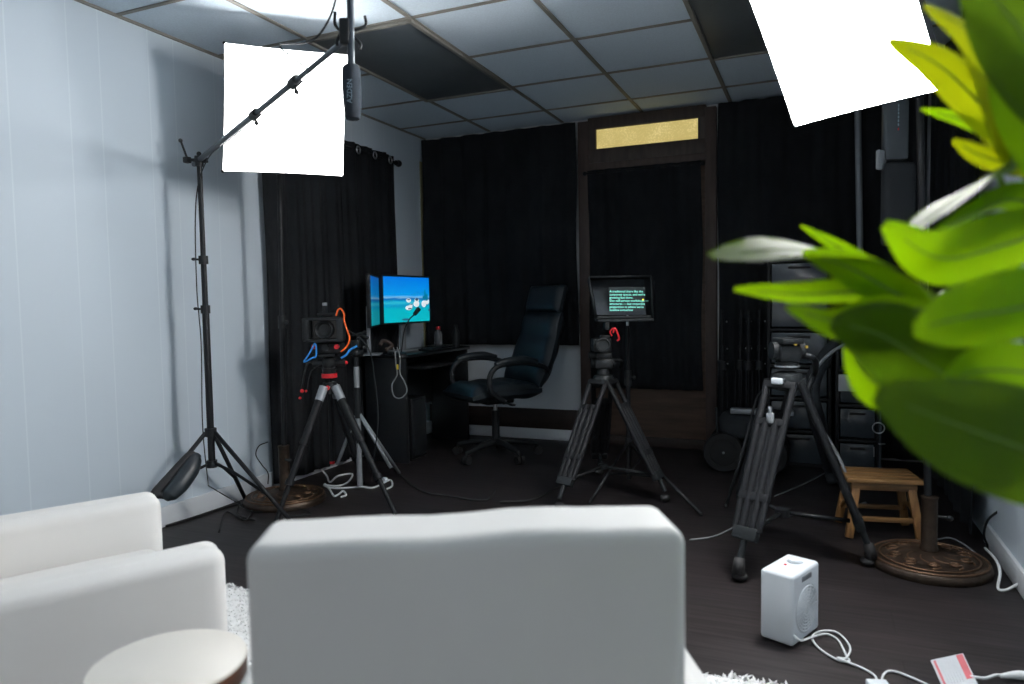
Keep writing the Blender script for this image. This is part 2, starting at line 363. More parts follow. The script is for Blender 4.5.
curtain('c', (.055, 3.27, 0), (.055, 4.66, 0), .035, 2.185, 9, .026, '', 120, seed=3).build('cloth', 'cloth', c, ang=80)
for k in range(7):
    y = 3.36+k*.20
    MB().ring((.085, y, 2.135), .024, .005, (1, .1, 0), n=20).build('grommet', 'steel', c)
rod = thing('curtain_rod', 'black curtain rod with ball end on the left wall', 'curtain rod', (.09, 3.9, 2.13))
MB().cyl((.055, 3.08, 2.14), (.055, 4.70, 2.14), .010).build('rod', 'blackm', rod)
MB().sph((.055, 4.72, 2.14), .026, n=16).cyl((.055, 4.68, 2.14), (.055, 4.70, 2.14), .018).build('finial', 'blackm', rod)
MB().cyl((.002, 4.63, 2.12), (.055, 4.63, 2.14), .007).box((.012, .03, .07), (.006, 4.63, 2.11), bev=.003).build('bracket', 'blackm', rod)
tag(curtain('c', (.03, 5.13, 0), (1.325, 5.13, 0), .745, 2.395, 8, .022, '', 130, seed=5).build('curtain', 'cloth', ang=80), 'wide black curtain on the back wall behind the office chair, ending above the floor', 'curtain')
c = thing('curtain', 'black curtain covering the door below the glowing pane', 'curtain', (1.83, 5.13, 0))
curtain('c', (1.415, 5.14, 0), (2.235, 5.14, 0), .43, 2.035, 6, .016, '', 90, seed=8).build('cloth', 'cloth', c, ang=80)
MB().cyl((1.395, 5.142, 2.015), (2.255, 5.142, 2.015), .008).sph((1.39, 5.142, 2.015), .017).sph((2.24, 5.142, 2.015), .017).build('rod', 'blackm', c)
tag(curtain('c', (2.345, 5.13, 0), (3.60, 5.13, 0), .03, 2.405, 9, .022, '', 130, seed=11).build('curtain', 'cloth', ang=80), 'black curtain on the back wall right of the door behind the white pole', 'curtain')
tag(curtain('c', (3.605, 5.08, 0), (3.605, 3.60, 0), .03, 2.405, 10, .020, '', 130, seed=13).build('curtain', 'cloth', ang=80), 'black curtain along the right wall behind the wooden stool', 'curtain')

# ------------------------------------------------------------------ seats, table, rug
def armchair(label, loc, rz, seed):
    t = thing('armchair', label, 'armchair', loc, rz, 'white upholstered armchairs')
    M = wm(t)
    def put(mb, nm, mt, **k): mb.bm.transform(M); return mb.build(nm, mt, t, **k)
    # backrest: soft box with a slightly crowned top, leaning a touch
    def rb(size, c, bev, crown=0, R=None, sub=10):
        mb = MB(); b = bmesh.new(); bmesh.ops.create_cube(b, size=1); bmesh.ops.scale(b, vec=size, verts=b.verts)
        bmesh.ops.bevel(b, geom=b.edges[:], offset=bev, segments=5, affect='EDGES', profile=.5)
        for ax, no in ((0, (1, 0, 0)), (1, (0, 1, 0)), (2, (0, 0, 1))):
            for i in range(1, sub):
                q = [0, 0, 0]; q[ax] = size[ax]*(i/sub-.5)
                bmesh.ops.bisect_plane(b, geom=b.verts[:]+b.edges[:]+b.faces[:], plane_co=q, plane_no=no)
        rd = random.Random(seed); p1, p2 = rd.uniform(0, 6), rd.uniform(0, 6)
        for v in b.verts:
            x, y, z = v.co.x/size[0]*2, v.co.y/size[1]*2, v.co.z/size[2]*2
            if z > .8: v.co.z += crown*(1-x*x)*(1 if size[0] > size[1] else 1-y*y)+.0025*math.sin(4.3*x+p1)+.0015*math.sin(9*x+p2)
            if abs(y) > .8 and size[0] > size[1]: v.co.y += math.copysign(crown*.6*(1-x*x)*(1-z*z), y)
        Mt = MX.Translation(c)
        if R is not None: Mt = Mt @ R.to_4x4()
        return mb._add(b, Mt)
    put(rb((.575, .135, .48), (0, .068, .532), .022, .005), 'backrest', 'upholstery')
    for s in (-1, 1): put(rb((.115, .64, .43), (s*.316, .365, .281), .038, .0), 'armrest', 'upholstery')
    put(rb((.51, .54, .15), (0, .39, .275), .04, .012), 'seat_cushion', 'upholstery')
    put(MB().box((.52, .56, .14), (0, .36, .165), bev=.02), 'seat_base', 'upholstery')
    for x in (-.26, .26):
        for y in (.10, .62): put(MB().cyl((x, y, .035), (x, y, .095), .016, .022), 'leg', 'brown')
    return t
armchair('white armchair seen from behind in the foreground, its back square to the camera', (2.53+.030, .8+.012, 0), math.radians(27.6), 2)
a1 = math.radians(-28)
armchair('white armchair at the left beside the round side table, its arms pointing into the room', (1.005, .87, 0), a1, 5)
t = thing('side_table', 'small round side table with cream top and brown rim beside the left armchair', 'side table', (1.915, .895, .03))
MB().lathe([(0, .446), (.130, .446), (.1315, .449), (.130, .452), (.125, .4535), (0, .4535)], MX.Translation((1.915, .895, 0)), 48).build('table_top', 'tabletop', t)
MB().lathe([(.10, .405), (.126, .405), (.130, .412), (.130, .4458), (.10, .4458)], MX.Translation((1.915, .895, 0)), 48).build('rim', 'copper', t)
MB().cyl((1.915, .895, .05), (1.915, .895, .40), .018).build('column', 'copper', t)
MB().lathe([(0, .032), (.11, .032), (.112, .042), (.03, .055), (0, .055)], MX.Translation((1.915, .895, 0)), 40).build('base', 'copper', t)
# shaggy rug
vs, fs = [], []
rd = random.Random(4); RX0, RX1, RY0, RY1 = .50, 3.12, .15, 2.06
def tuft(x, y, h):
    global vs
    a = rd.uniform(0, 6.28); lx, ly = rd.gauss(0, .012), rd.gauss(0, .012); w = .0046
    i = len(vs)
    for q in range(3): vs.append((x+w*math.cos(a+q*2.09), y+w*math.sin(a+q*2.09), .004))
    for q in range(3): vs.append((x+lx*.5+w*.9*math.cos(a+q*2.09), y+ly*.5+w*.9*math.sin(a+q*2.09), .004+h*.65))
    vs.append((x+lx, y+ly, .004+h))
    for q in range(3):
        r_ = (q+1) % 3
        fs.append((i+q, i+r_, i+3+r_, i+3+q)); fs.append((i+3+q, i+3+r_, i+6))
yy = RY0
while yy < RY1:
    xx = RX0
    while xx < RX1:
        e = .02*math.sin(xx*23)+.012*math.sin(xx*57+1)
        if yy < RY1-.012+e*.6: tuft(xx+rd.uniform(-.006, .006), yy+rd.uniform(-.006, .006), rd.uniform(.009, .016))
        xx += .0094
    yy += .0094
i = len(vs); vs += [(RX0, RY0, .003), (RX1, RY0, .003), (RX1, RY1-.03, .003), (RX0, RY1-.03, .003), (RX0, RY0, .012), (RX1, RY0, .012), (RX1, RY1-.03, .012), (RX0, RY1-.03, .012)]
fs += [(i+4, i+5, i+6, i+7), (i+3, i+2, i+1, i), (i, i+1, i+5, i+4), (i+1, i+2, i+6, i+5), (i+2, i+3, i+7, i+6), (i+3, i, i+4, i+7)]
me = bpy.data.meshes.new('rug'); me.from_pydata(vs, [], fs); me.materials.append(K['rug']); o = bpy.data.objects.new('rug', me); C.objects.link(o)
tag(o, 'white shaggy rug on the dark floor under the armchairs', 'rug', kind='stuff')

# ------------------------------------------------------------------ umbrella bases and softboxes
def umbrella_base(label, c, r, zs):
    t = thing('umbrella_base', label, 'stand base', (c[0], c[1], 0), 0, 'round cast bronze stand bases')
    M = MX.Translation((c[0], c[1], 0))
    MB().lathe([(0, 0), (r, 0), (r*1.02, .012), (r*1.0, .03), (r*.94, .040), (r*.90, .040), (r*.86, .036), (r*.5, .055), (r*.22, .066), (0, .07)], M, 64).build('plate', 'bronze', t)
    MB().ring((c[0], c[1], .0385), r*.955, .005, n=64).ring((c[0], c[1], .042), r*.82, .0035, n=56).build('rim', 'bronzehi', t, label='copper-coloured rim')
    s = MB()
    for k in range(10):
        a = 2*PI*k/10; pts = []
        for i in range(22):
            q = i/21; rr = r*(.74-.44*q); th = a+.9*math.sin(q*PI*1.4)*.55+.25*math.cos(6*q)
            pts.append((c[0]+rr*math.cos(th), c[1]+rr*math.sin(th), .041+.024*(1-(rr/r-.2)/.6)*.9))
        s.tube(pts, .0045, 6, smooth=False)
    for k in range(10):
        a = 2*PI*(k+.5)/10; s.ring((c[0]+r*.60*math.cos(a), c[1]+r*.60*math.sin(a), .052), r*.085, .004, n=14, k=6)
    s.build('scroll_relief', 'bronzehi', t)
    MB().lathe([(.030, .06), (.034, .075), (.029, .09), (.029, zs), (.031, zs+.004), (.031, zs+.012), (.021, zs+.014)], M, 24).build('sleeve', 'bronze', t)
    MB().cyl((c[0]+.028, c[1]-.02, zs-.06), (c[0]+.06, c[1]-.03, zs-.06), .006).sph((c[0]+.065, c[1]-.032, zs-.06), .012).build('knob', 'black', t)
    return t
def softbox(label, BL, BR, tilt, h, pole0, pole1, dm='diffuser', roll=0):
    BL, BR = V(BL), V(BR); e = (BR-BL).normalized(); w = (BR-BL).length; n = V((e.y, -e.x, 0))
    if n.y > 0: n = -n
    U = (V((0, 0, 1))*math.cos(tilt)+n*math.sin(tilt)+e*roll).normalized(); N = e.cross(U)
    if N.dot(n) < 0: N = -N
    mid = (BL+BR)/2+U*h/2
    t = thing('softbox_light', label, 'studio light', pole0, 0, 'square softbox lights on poles')
    Rm = basis(e, U, N)
    def wp(a, b, d): return mid+e*a+U*b+N*d
    # diffuser: front cloth, slightly sucked in along its edges
    def df(u, v):
        a, b = (u-.5)*2, (v-.5)*2; k = .004
        return wp(a*w/2*(1-k*2/w*(1-b*b)), b*h/2*(1-k*2/h*(1-a*a)), .006*(1-a*a)*(1-b*b))
    MB().sheet(df, 16, 16, .002).build('diffuser', dm, t, label='glowing white front cloth')
    # shell: four dark sides tapering to the lamp holder
    D, q = -.24, .07
    sh = MB(); bm = sh.bm
    def rg(d, k, inset=0):
        pts = []
        for a, b in ((-1, -1), (1, -1), (1, 1), (-1, 1)):
            pts.append(bm.verts.new(wp(a*((w/2-inset)*(1-k)+q*k), b*((h/2-inset)*(1-k)+q*k), d)))
        return pts
    rs = [rg(-.004, 0, .004), rg(-.03, 0, 0), rg(-.13, .42), rg(D, 1)]
    for A, B in zip(rs, rs[1:]):
        for i in range(4): bm.faces.new((A[i], A[(i+1) % 4], B[(i+1) % 4], B[i]))
    bm.faces.new(rs[-1]); bm.faces.new(rs[0][::-1]); bmesh.ops.recalc_face_normals(bm, faces=bm.faces)
    sh.build('shell', 'cloth', t, ang=20)
    p = MB()
    for a, b in ((-1, -1), (1, -1), (1, 1), (-1, 1)):
        p.sph(wp(a*w/2, b*h/2, -.006), .008, n=10)
    p.build('corner_tip', 'blackm', t)
    # lamp holder and tilting bracket down to the pole
    back = wp(0, 0, D); hd = MB(); hd.cyl(back, back-N*.13, .06, .052, 24, .006); hd.build('lamp_holder', 'lampgrey', t)
    P0, P1 = V(pole0), V(pole1); j = back-N*.07
    b = MB(); b.tube([j, j-N*.05-U*.03, P1+(j-P1)*.25, P1], .012, 10); b.sph(P1, .024, n=12); b.cyl(P1-V((.03, 0, 0)), P1+V((.05, -.02, 0)), .008); b.build('tilt_bracket', 'blackm', t)
    MB().cyl(P0, P1, .0135, n=14).build('pole', 'blackm', t)
    km = P0+(P1-P0)*.52
    MB().cyl(km-V((0, 0, .035)), km+V((0, 0, .035)), .021).cyl(km, km+V((.045, -.02, 0)), .006).sph(km+V((.048, -.021, 0)), .012, n=10).build('pole_clamp', 'black', t)
    return t, wp
umbrella_base('bronze scrolled round base in the left corner beside the boom stand', (.27, 3.10), .215, .30)
umbrella_base('bronze scrolled round base by the right wall in front of the wooden stool', (3.385, 3.205), .212, .27)
softbox('glowing square softbox at upper left in front of the left wall, facing the camera', (.366, 2.64, 1.726), (.777, 3.02, 1.726), math.radians(9), .578, (.27, 3.10, .075), (.31, 3.10, 1.84), 'diffuser2', .055)
tR, wpR = softbox('glowing tilted softbox at the top right corner, angled down into the room', (2.89, 2.98, 1.728), (3.335, 2.64, 1.722), math.radians(30), .612, (3.385, 3.205, .075), (3.335, 3.235, 1.86))
# grey lamp control box below the right softbox with a row of tiny letters
bx = at(895, 130, 3.08); ex = RT
MB().box((.10, .05, .26), bx, rotz(YAW), bev=.012).build('control_box', 'lampgrey', tR)
mk = MB()
for i in range(6): mk.box((.0045, .002, .010), bx-FW*.027+V((0, 0, .095-.016*i))+RT*.0, rotz(YAW))
mk.build('lettering', 'logo', tR)
MB().box((.0045, .002, .010), bx-FW*.027+V((0, 0, -.004)), rotz(YAW)).build('lettering', 'red', tR)
MB().box((.05, .022, .085), at(881, 160, 3.08), rotz(YAW+.5), bev=.008).build('adapter', 'silver', tR, label='small pale adapter box')
bg = at(898, 200, 3.09)
MB().box((.135, .06, .36), bg-V((0, 0, .02)), rotz(YAW), bev=.022, seg=3).build('bag', 'cloth', tR, label='black cloth bag hanging on the pole')

# ------------------------------------------------------------------ boom stand with microphone
S = V((.225, 2.635, 0))
t = thing('boom_stand', 'tall black boom stand in front of the left wall, arm crossing the softbox', 'boom stand', S)
MB().cyl(S+V((0, 0, .30)), S+V((0, 0, 1.07)), .0165).cyl(S+V((0, 0, 1.07)), S+V((0, 0, 1.31)), .0135).cyl(S+V((0, 0, 1.31)), S+V((0, 0, 1.77)), .012).build('column', 'blackm', t)
for z in (1.07, 1.31): MB().cyl(S+V((0, 0, z-.02)), S+V((0, 0, z+.02)), .022).build('collar', 'black', t)
for z in (1.07, 1.31): MB().cyl(S+V((0, 0, z)), S+V((-.035, -.022, z+.004)), .005).sph(S+V((-.038, -.024, z+.004)), .011, (1, 1, .7), 10).build('knob', 'black', t)
MB().cyl(S+V((0, 0, .445)), S+V((0, 0, .485)), .028).build('leg_collar', 'black', t)
MB().cyl(S+V((0, 0, .29)), S+V((0, 0, .325)), .025).build('brace_collar', 'black', t)
feet = [V((*fl(298, 532).xy, .012)), V((*fl(246, 502).xy, .012)), V((*fl(117, 545).xy, .012))]
for f in feet:
    d = (f-S); d.z = 0; d.normalize(); top = S+d*.024+V((0, 0, .465))
    lg = MB().tube([top, f], .0105, 10, smooth=False).build('leg', 'blackm', t)
    MB().sph(f, .013, (1, 1, .95), 10).build('rubber_foot', 'rubber', lg)
    mid = top+(f-top)*.66; st = S+d*.02+V((0, 0, .308))
    MB().tube([st, st+(mid-st)*.35+V((0, 0, .012)), mid], .0075, 8).build('brace', 'blackm', t)
# boom head
hd = S+V((0, 0, 1.79)); be = at(343, 42, 2.1); bd = (be-hd).normalized()
MB().sph(hd, .024, n=12).cyl(hd-V((0, 0, .03)), hd, .019).cyl(hd+V((-.012, -.012, .0)), hd+V((.02, .03, .01)), .02).sph(hd+V((0, 0, .03)), .011, n=8).build('boom_clamp', 'black', t)
MB().cyl(hd, hd-RT*.055, .008).cyl(hd-RT*.055, hd-RT*.085+V((0, 0, .09)), .005).sph(hd-RT*.086+V((0, 0, .093)), .010, n=10).box((.03, .03, .03), hd-RT*.058, bev=.005).build('handle', 'black', t)
MB().cyl(hd-bd*.10, hd+bd*.86, .0125).cyl(hd+bd*.84, hd+bd*1.29, .0105).cyl(hd+bd*1.27, be, .0085).build('boom_arm', 'boomtube', t)
for s_ in (.86, 1.29):
    q = hd+bd*s_; MB().cyl(q-bd*.025, q+bd*.025, .018).cyl(q, q-UP*.03+RT*.006, .005).sph(q-UP*.034+RT*.007, .009, n=8).build('arm_collar', 'black', t)
MB().tube([S+V((-.018, -.012, .2)), S+V((-.03, -.02, .5)), S+V((-.022, -.015, .9)), S+V((-.030, -.02, 1.2)), S+V((-.02, -.01, 1.6)), hd+bd*.15-UP*.03, hd+bd*.5-UP*.02, hd+bd*.9-UP*.022, be-bd*.1-UP*.02], .0028, 6).build('cable', 'black', t)
MB().tube([S+V((-.018, -.012, .2)), S+V((.03, .1, .1)), S+V((.05, .22, .01)), S+V((.2, .35, .006)), S+V((.35, .3, .006)), S+V((.25, .2, .006)), S+V((.5, .1, .006))], .0028, 6).build('cable', 'black', t)
t = thing('weight_bag', 'black padded weight bag slung on the left leg of the boom stand', 'sandbag', at(176, 478, 3.3))
A0, A1 = at(197, 456, 3.26), at(168, 497, 3.12)
w_ = MB(); dd = (A1-A0); 
w_.tube([A0-dd*.04, A0+dd*.08, A0+dd*.35+RT*.012, A0+dd*.7+RT*.012, A0+dd*.95, A1+dd*.06], [.016, .032, .040, .040, .034, .014], 14); w_.build('bag', 'leather', t)
MB().tube([A0+dd*.02, at(190, 455, 3.24), at(178, 468, 3.2), at(164, 484, 3.15), at(155, 494, 3.12), at(160, 495, 3.12), A1], [.012, .020, .024, .020, .012], 8).build('strap', 'rubber', t)
# microphone hanging from the boom end
mt_, mb_ = at(351, 66, 2.1), at(353, 119, 2.1); ax = (mb_-mt_).normalized()
t = thing('shotgun_microphone', 'black foam-covered shotgun microphone hanging from the boom arm', 'microphone', mt_)
q = ax.to_track_quat('Z', 'Y').to_matrix().to_4x4(); q.translation = mt_
L_ = (mb_-mt_).length
MB().lathe([(0, 0), (.022, 0), (.0265, .008), (.0275, .03), (.0275, L_*.6), (.0245, L_*.93), (.020, L_), (0, L_+.002)], q, 28).build('foam_windshield', 'foam', t)
topm = at(350, -40, 2.1)
MB().cyl(mt_, topm, .0105).build('tube', 'boomtube', t)
MB().cyl(mt_+RT*.007+FW*-.004, topm+RT*.007, .0045).build('slot_bar', 'silver', t)
cp = MB(); c0 = at(345, 32, 2.1)
cp.box((.03, .03, .075), c0, rotz(YAW), bev=.006)
for a, b in ((335, 12), (337, 46), (365, 16), (360, 50)): cp.tube([c0+(RT*.012 if a > 345 else -RT*.012), at(a, (b+32)/2+2, 2.1), at(a, b, 2.1)], .0045, 8)
cp.build('shock_mount', 'black', t)
MB().tube([at(347, 36, 2.12), at(341, 30, 2.15), be], .007, 8).build('mount_arm', 'black', t)
MB().tube([at(338, -10, 2.12), at(331, 15, 2.12), at(318, 36, 2.14), at(303, 43, 2.2), at(280, 46, 2.4), be-bd*.25-UP*.012], .0032, 7).build('cable', 'black', t)
tm = basis(-UP*-1, -RT, -FW).to_4x4()      # letters run up the foam
tm.translation = mt_+ax*.118-FW*.0279+RT*.0045
text('logo', 'AZDEN', .021, tm, 'logo', t)

# ------------------------------------------------------------------ photo tripods, fluid head tripods
def tube_leg(t, top, foot, w, mt='legcarbon', twin=True, name='leg'):
    top, foot = V(top), V(foot); d = foot-top; side = d.cross(V((0, 0, 1))).normalized()
    m = MB()
    if twin:
        hx = top+d*.55
        for s in (-1, 1): m.cyl(top+side*s*w*.5, top+d*.84+side*s*w*.42, .014, n=12)
        m.box((w*1.2, .028, .03), top+d*.02, basis(side, d.normalized().cross(side), d.normalized()), bev=.005)
        m.box((w*1.15, .026, .03), top+d*.24, basis(side, d.normalized().cross(side), d.normalized()), bev=.005)
        for s in (-.36, .36): m.cyl(top+d*.22+side*s*w*.5, top+d*.84+side*s*w*.5, .016, n=12)
        m.box((w*.8, .008, d.length*.58), top+d*.53, basis(side, d.normalized().cross(side), d.normalized()))
        m.box((w*1.1, .028, .035), top+d*.66, basis(side, d.normalized().cross(side), d.normalized()), bev=.005)
    else:
        m.cyl(top, top+d*.42, .022, .021); m.cyl(top+d*.41, top+d*.72, .0165); m.cyl(top+d*.71, foot, .0125)
        for s in (.42, .72): m.cyl(top+d*(s-.02), top+d*(s+.02), .0235)
    lg = m.build(name, mt, t)
    return lg, d, side
# --- right foreground video tripod
apx = V((2.86, 3.13, .735))
t = thing('video_tripod', 'large black twin-tube video tripod behind the white heater', 'tripod', (2.84, 3.11, 0))
for f in (V((2.705, 2.80, .03)), V((3.165, 3.135, .03)), V((2.66, 3.44, .03))):
    d0 = (f-apx); d0.z = 0; d0.normalize()
    lg, d, side = tube_leg(t, apx+d0*.05, f+V((0, 0, .05)), .115)
    dn = d.normalized()
    MB().box((.10, .038, .05), apx+d0*.05+d*.86, basis(side, dn.cross(side), dn), bev=.006).cyl(apx+d0*.05+d*.86, f+V((0, 0, .05)), .013).build('lower_clamp', 'darkgrey', lg)
    MB().tube([f+V((0, 0, .06)), f+d0*.012+V((0, 0, .0))], [.02, .026], 10, smooth=False).sph(f+V((0, 0, -.012)), .024, (1.3, 1.3, .7), 12).build('rubber_foot', 'rubber', lg)
sp = MB(); hub = V((2.845, 3.115, .19))
for f in (V((2.705, 2.80, .03)), V((3.165, 3.135, .03)), V((2.66, 3.44, .03))): sp.tube([hub, f+(apx-f)*.22+V((0, 0, -.01))], .009, 8, smooth=False)
sp.cyl(hub-V((0, 0, .015)), hub+V((0, 0, .015)), .03); sp.build('spreader', 'black', t)
MB().lathe([(.028, -.04), (.062, -.03), (.066, .01), (.058, .03), (.03, .04)], MX.Translation(apx), 28).build('bowl', 'darkgrey', t)
for f in ((2.705, 2.80), (3.165, 3.135), (2.66, 3.44)):
    d0 = V((f[0]-apx.x, f[1]-apx.y, 0)).normalized(); MB().box((.05, .03, .035), apx+d0*.058+V((0, 0, -.002)), rotz(math.atan2(d0.y, d0.x)+PI/2), bev=.006).build('hinge', 'darkgrey', t)
d0 = V((2.705-apx.x, 2.80-apx.y, 0)).normalized()
Rh = rotz(math.atan2(d0.y, d0.x)+PI/2)
MB().box((.048, .014, .026), apx+d0*.082+V((0, 0, .006)), Rh, bev=.006, seg=3).build('bubble_level', 'white', t, label='pale level plate')
pl = apx+d0*.05+(V((2.705, 2.80, .08))-(apx+d0*.05))*.21+d0*.02
MB().box((.034, .012, .045), pl, Rh, bev=.008, seg=3).box((.016, .012, .03), pl+V((0, 0, .032)), Rh, bev=.004).cyl(pl+d0*.004, pl+d0*.009, .006).build('release_catch', 'steel', t, label='bright metal catch')
hdv = MB(); hb = apx+V((0, 0, .05))
hdv.cyl(hb, hb+V((0, 0, .03)), .045).box((.09, .10, .07), hb+V((0, 0, .065)), rotz(YAW), bev=.015).cyl(hb+V((0, 0, .075))-RT*.065, hb+V((0, 0, .075))+RT*.065, .036, n=24).box((.085, .13, .022), hb+V((0, 0, .115)), rotz(YAW), bev=.005)
hdv.build('fluid_head', 'black', t)
MB().lathe([(.04, 0), (.05, .003), (.05, .008), (.04, .010)], MX.Translation(hb+V((0, 0, .006))), 28).build('head_ring', 'silver', t)
MB().cyl(hb+V((0, 0, .10))-FW*.055+RT*.01, hb+V((0, 0, .10))-FW*.063+RT*.01, .006).cyl(hb+V((0, 0, .09))-FW*.055+RT*.055, hb+V((0, 0, .09))-FW*.063+RT*.055, .006).build('brass_screw', 'gold', t)
ph0 = hb+V((0, 0, .06))+RT*.05
MB().tube([ph0, ph0+RT*.06+V((0, 0, -.02)), at(815, 372, 3.2), at(808, 395, 3.2), at(822, 430, 3.2)], .013, 8).build('pan_handle', 'black', t)
# --- teleprompter tripod
ap2 = V((1.885, 3.83, .64))
t = thing('video_tripod', 'dark twin-tube tripod carrying the teleprompter camera', 'tripod', (1.88, 3.83, 0))
FT2 = (V((1.755, 3.44, .02)), V((2.235, 3.765, .02)), V((1.74, 4.225, .02)))
for f in FT2:
    d0 = (f-ap2); d0.z = 0; d0.normalize()
    lg, d, side = tube_leg(t, ap2+d0*.045, f+V((0, 0, .04)), .10)
    dn = d.normalized()
    MB().box((.095, .036, .045), ap2+d0*.045+d*.86, basis(side, dn.cross(side), dn), bev=.006).cyl(ap2+d0*.045+d*.86, f+V((0, 0, .04)), .012).build('lower_clamp', 'darkgrey', lg)
    MB().sph(f+V((0, 0, .004)), .024, (1.2, 1.2, .9), 12).build('rubber_foot', 'rubber', lg)
sp = MB(); hub = V((1.885, 3.80, .16))
for f in FT2: sp.tube([hub, f+(ap2-f)*.2], .008, 8, smooth=False)
sp.cyl(hub-V((0, 0, .012)), hub+V((0, 0, .012)), .025); sp.build('spreader', 'black', t)
MB().lathe([(.028, -.04), (.055, -.03), (.058, .008), (.05, .025), (.03, .03)], MX.Translation(ap2), 28).build('bowl', 'darkgrey', t)
hb = ap2+V((0, 0, .03)); hd2 = MB()
hd2.cyl(hb, hb+V((0, 0, .035)), .036, .03).box((.10, .08, .055), hb+V((0, 0, .06)), rotz(YAW), bev=.012).cyl(hb+V((0, 0, .063))-RT*.065, hb+V((0, 0, .063))+RT*.06, .026, n=20).box((.085, .09, .035), hb+V((0, 0, .105)), rotz(YAW), bev=.008)
hd2.cyl(hb+V((0, 0, .105))-RT*.08, hb+V((0, 0, .105))+RT*.045, .017); hd2.build('fluid_head', 'black', t)
MB().tube([hb+V((0, 0, .08))+RT*.05, hb+V((0, 0, .075))+RT*.10, hb+V((0, 0, .03))+RT*.12+FW*.2], .008, 8).build('pan_handle', 'black', t)
# camera on the teleprompter tripod
cbase = hb+V((0, 0, .124)); t = thing('video_camera', 'small black camera under the teleprompter hood', 'camera', cbase)
MB().box((.10, .11, .075), cbase+V((0, 0, .0385))-RT*.01, rotz(YAW), bev=.01).box((.05, .05, .02), cbase+V((0, 0, .083))+RT*.01, rotz(YAW), bev=.004).build('body', 'black', t)
lc = cbase+V((0, 0, .038))-FW*.055-RT*.012
Ml = (-FW).to_track_quat('Z', 'Y').to_matrix().to_4x4(); Ml.translation = lc
MB().lathe([(0, 0), (.036, 0), (.036, .035), (.040, .036), (.040, .055), (.033, .056), (.030, .045), (0, .044)], Ml, 28).build('lens', 'darkgrey', t)
pp = lambda x, y: at(x, y, 3.82)
MB().tube([pp(613, 333), pp(615, 328), pp(619, 338), pp(617, 341)], .0055, 8).tube([pp(612, 336), pp(610, 332), pp(613, 328)], .004, 8).build('cable', 'red', t, label='bright red cable loop')
# teleprompter itself
t = thing('teleprompter', 'black hooded teleprompter showing green script lines', 'teleprompter', at(622, 318, 3.86))
DP = 3.86
def quad(pts, th, nm, mt, par, lab=None):
    P = [V(p) for p in pts]; n = (P[1]-P[0]).cross(P[3]-P[0]).normalized()
    m = MB(); b = m.bm; a = [b.verts.new(p) for p in P]; z = [b.verts.new(p-n*th) for p in P]
    b.faces.new(a); b.faces.new(z[::-1])
    for i in range(4): b.faces.new((a[i], z[i], z[(i+1) % 4], a[(i+1) % 4]))
    bmesh.ops.recalc_face_normals(b, faces=b.faces); return m.build(nm, mt, par, lab)
fl_, fr_ = at(597, 315, DP), at(650, 314, DP); tl, tr2 = at(591, 280, DP+.12), at(644, 279, DP+.12)
gl = quad([fl_, at(646, 315, DP), tr2, tl], .004, 'glass', 'glassgrey', t)
hdm = MB()
def sl(pts, th=.004):
    P = [V(p) for p in pts]; n = (P[1]-P[0]).cross(P[2]-P[0]).normalized(); b = hdm.bm
    a = [b.verts.new(p) for p in P]; z = [b.verts.new(p+n*th) for p in P]; N = len(P)
    b.faces.new(a); b.faces.new(z[::-1])
    for i in range(N): b.faces.new((a[i], z[i], z[(i+1) % N], a[(i+1) % N]))
sl([at(589, 277, DP), at(651, 276, DP), at(653, 279, DP+.26), at(588, 281, DP+.26)])
sl([at(589, 277, DP), at(588, 281, DP+.26), at(597, 318, DP+.2), at(596, 319, DP)])
sl([at(651, 276, DP), at(655, 282, DP+.26), at(651, 318, DP+.2), at(653, 319, DP)])
bmesh.ops.recalc_face_normals(hdm.bm, faces=hdm.bm.faces); hdm.build('hood', 'cloth', t)
fm = MB()
for a, b in (((589, 277), (651, 276)), ((651, 276), (653, 319)), ((653, 319), (596, 319)), ((596, 319), (589, 277))): fm.tube([at(*a, DP-.002), at(*b, DP-.002)], .0055, 6, smooth=False)
fm.build('frame', 'darkgrey', t)
MB().box((.30, .14, .014), at(624, 320, DP+.05), rotz(YAW), bev=.004).box((.29, .012, .012), at(624, 317, DP-.01), rotz(YAW), bev=.003).build('tablet_tray', 'darkgrey', t)
MB().box((.025, .1, .05), at(606, 325, DP+.04), rotz(YAW), bev=.005).build('mount', 'black', t)
DS = DP+.035
sc_ = quad([at(609, 314.5, DS-.02), at(645, 314, DS-.02), at(645, 287, DS-.02), at(609, 287, DS-.02)], .004, 'screen_image', 'screenblack', t)
body = 'A traditional share like the\ncorporate spaces, and we\'re\ngrowing fast there.\nOur self-service workshops \u2014\nstructures \u2014 but corporate\npreparation is where we\'re\nbuilding something'
tm = basis(RT, UP, -FW).to_4x4(); tm.translation = at(609.6, 292.4, DS-.0215)
cu = text('script_text', body, .0168, tm, 'led', sc_)
MB().sph(at(643, 299.7, DS-.022), .005, n=8).build('marker', 'ledy', sc_)
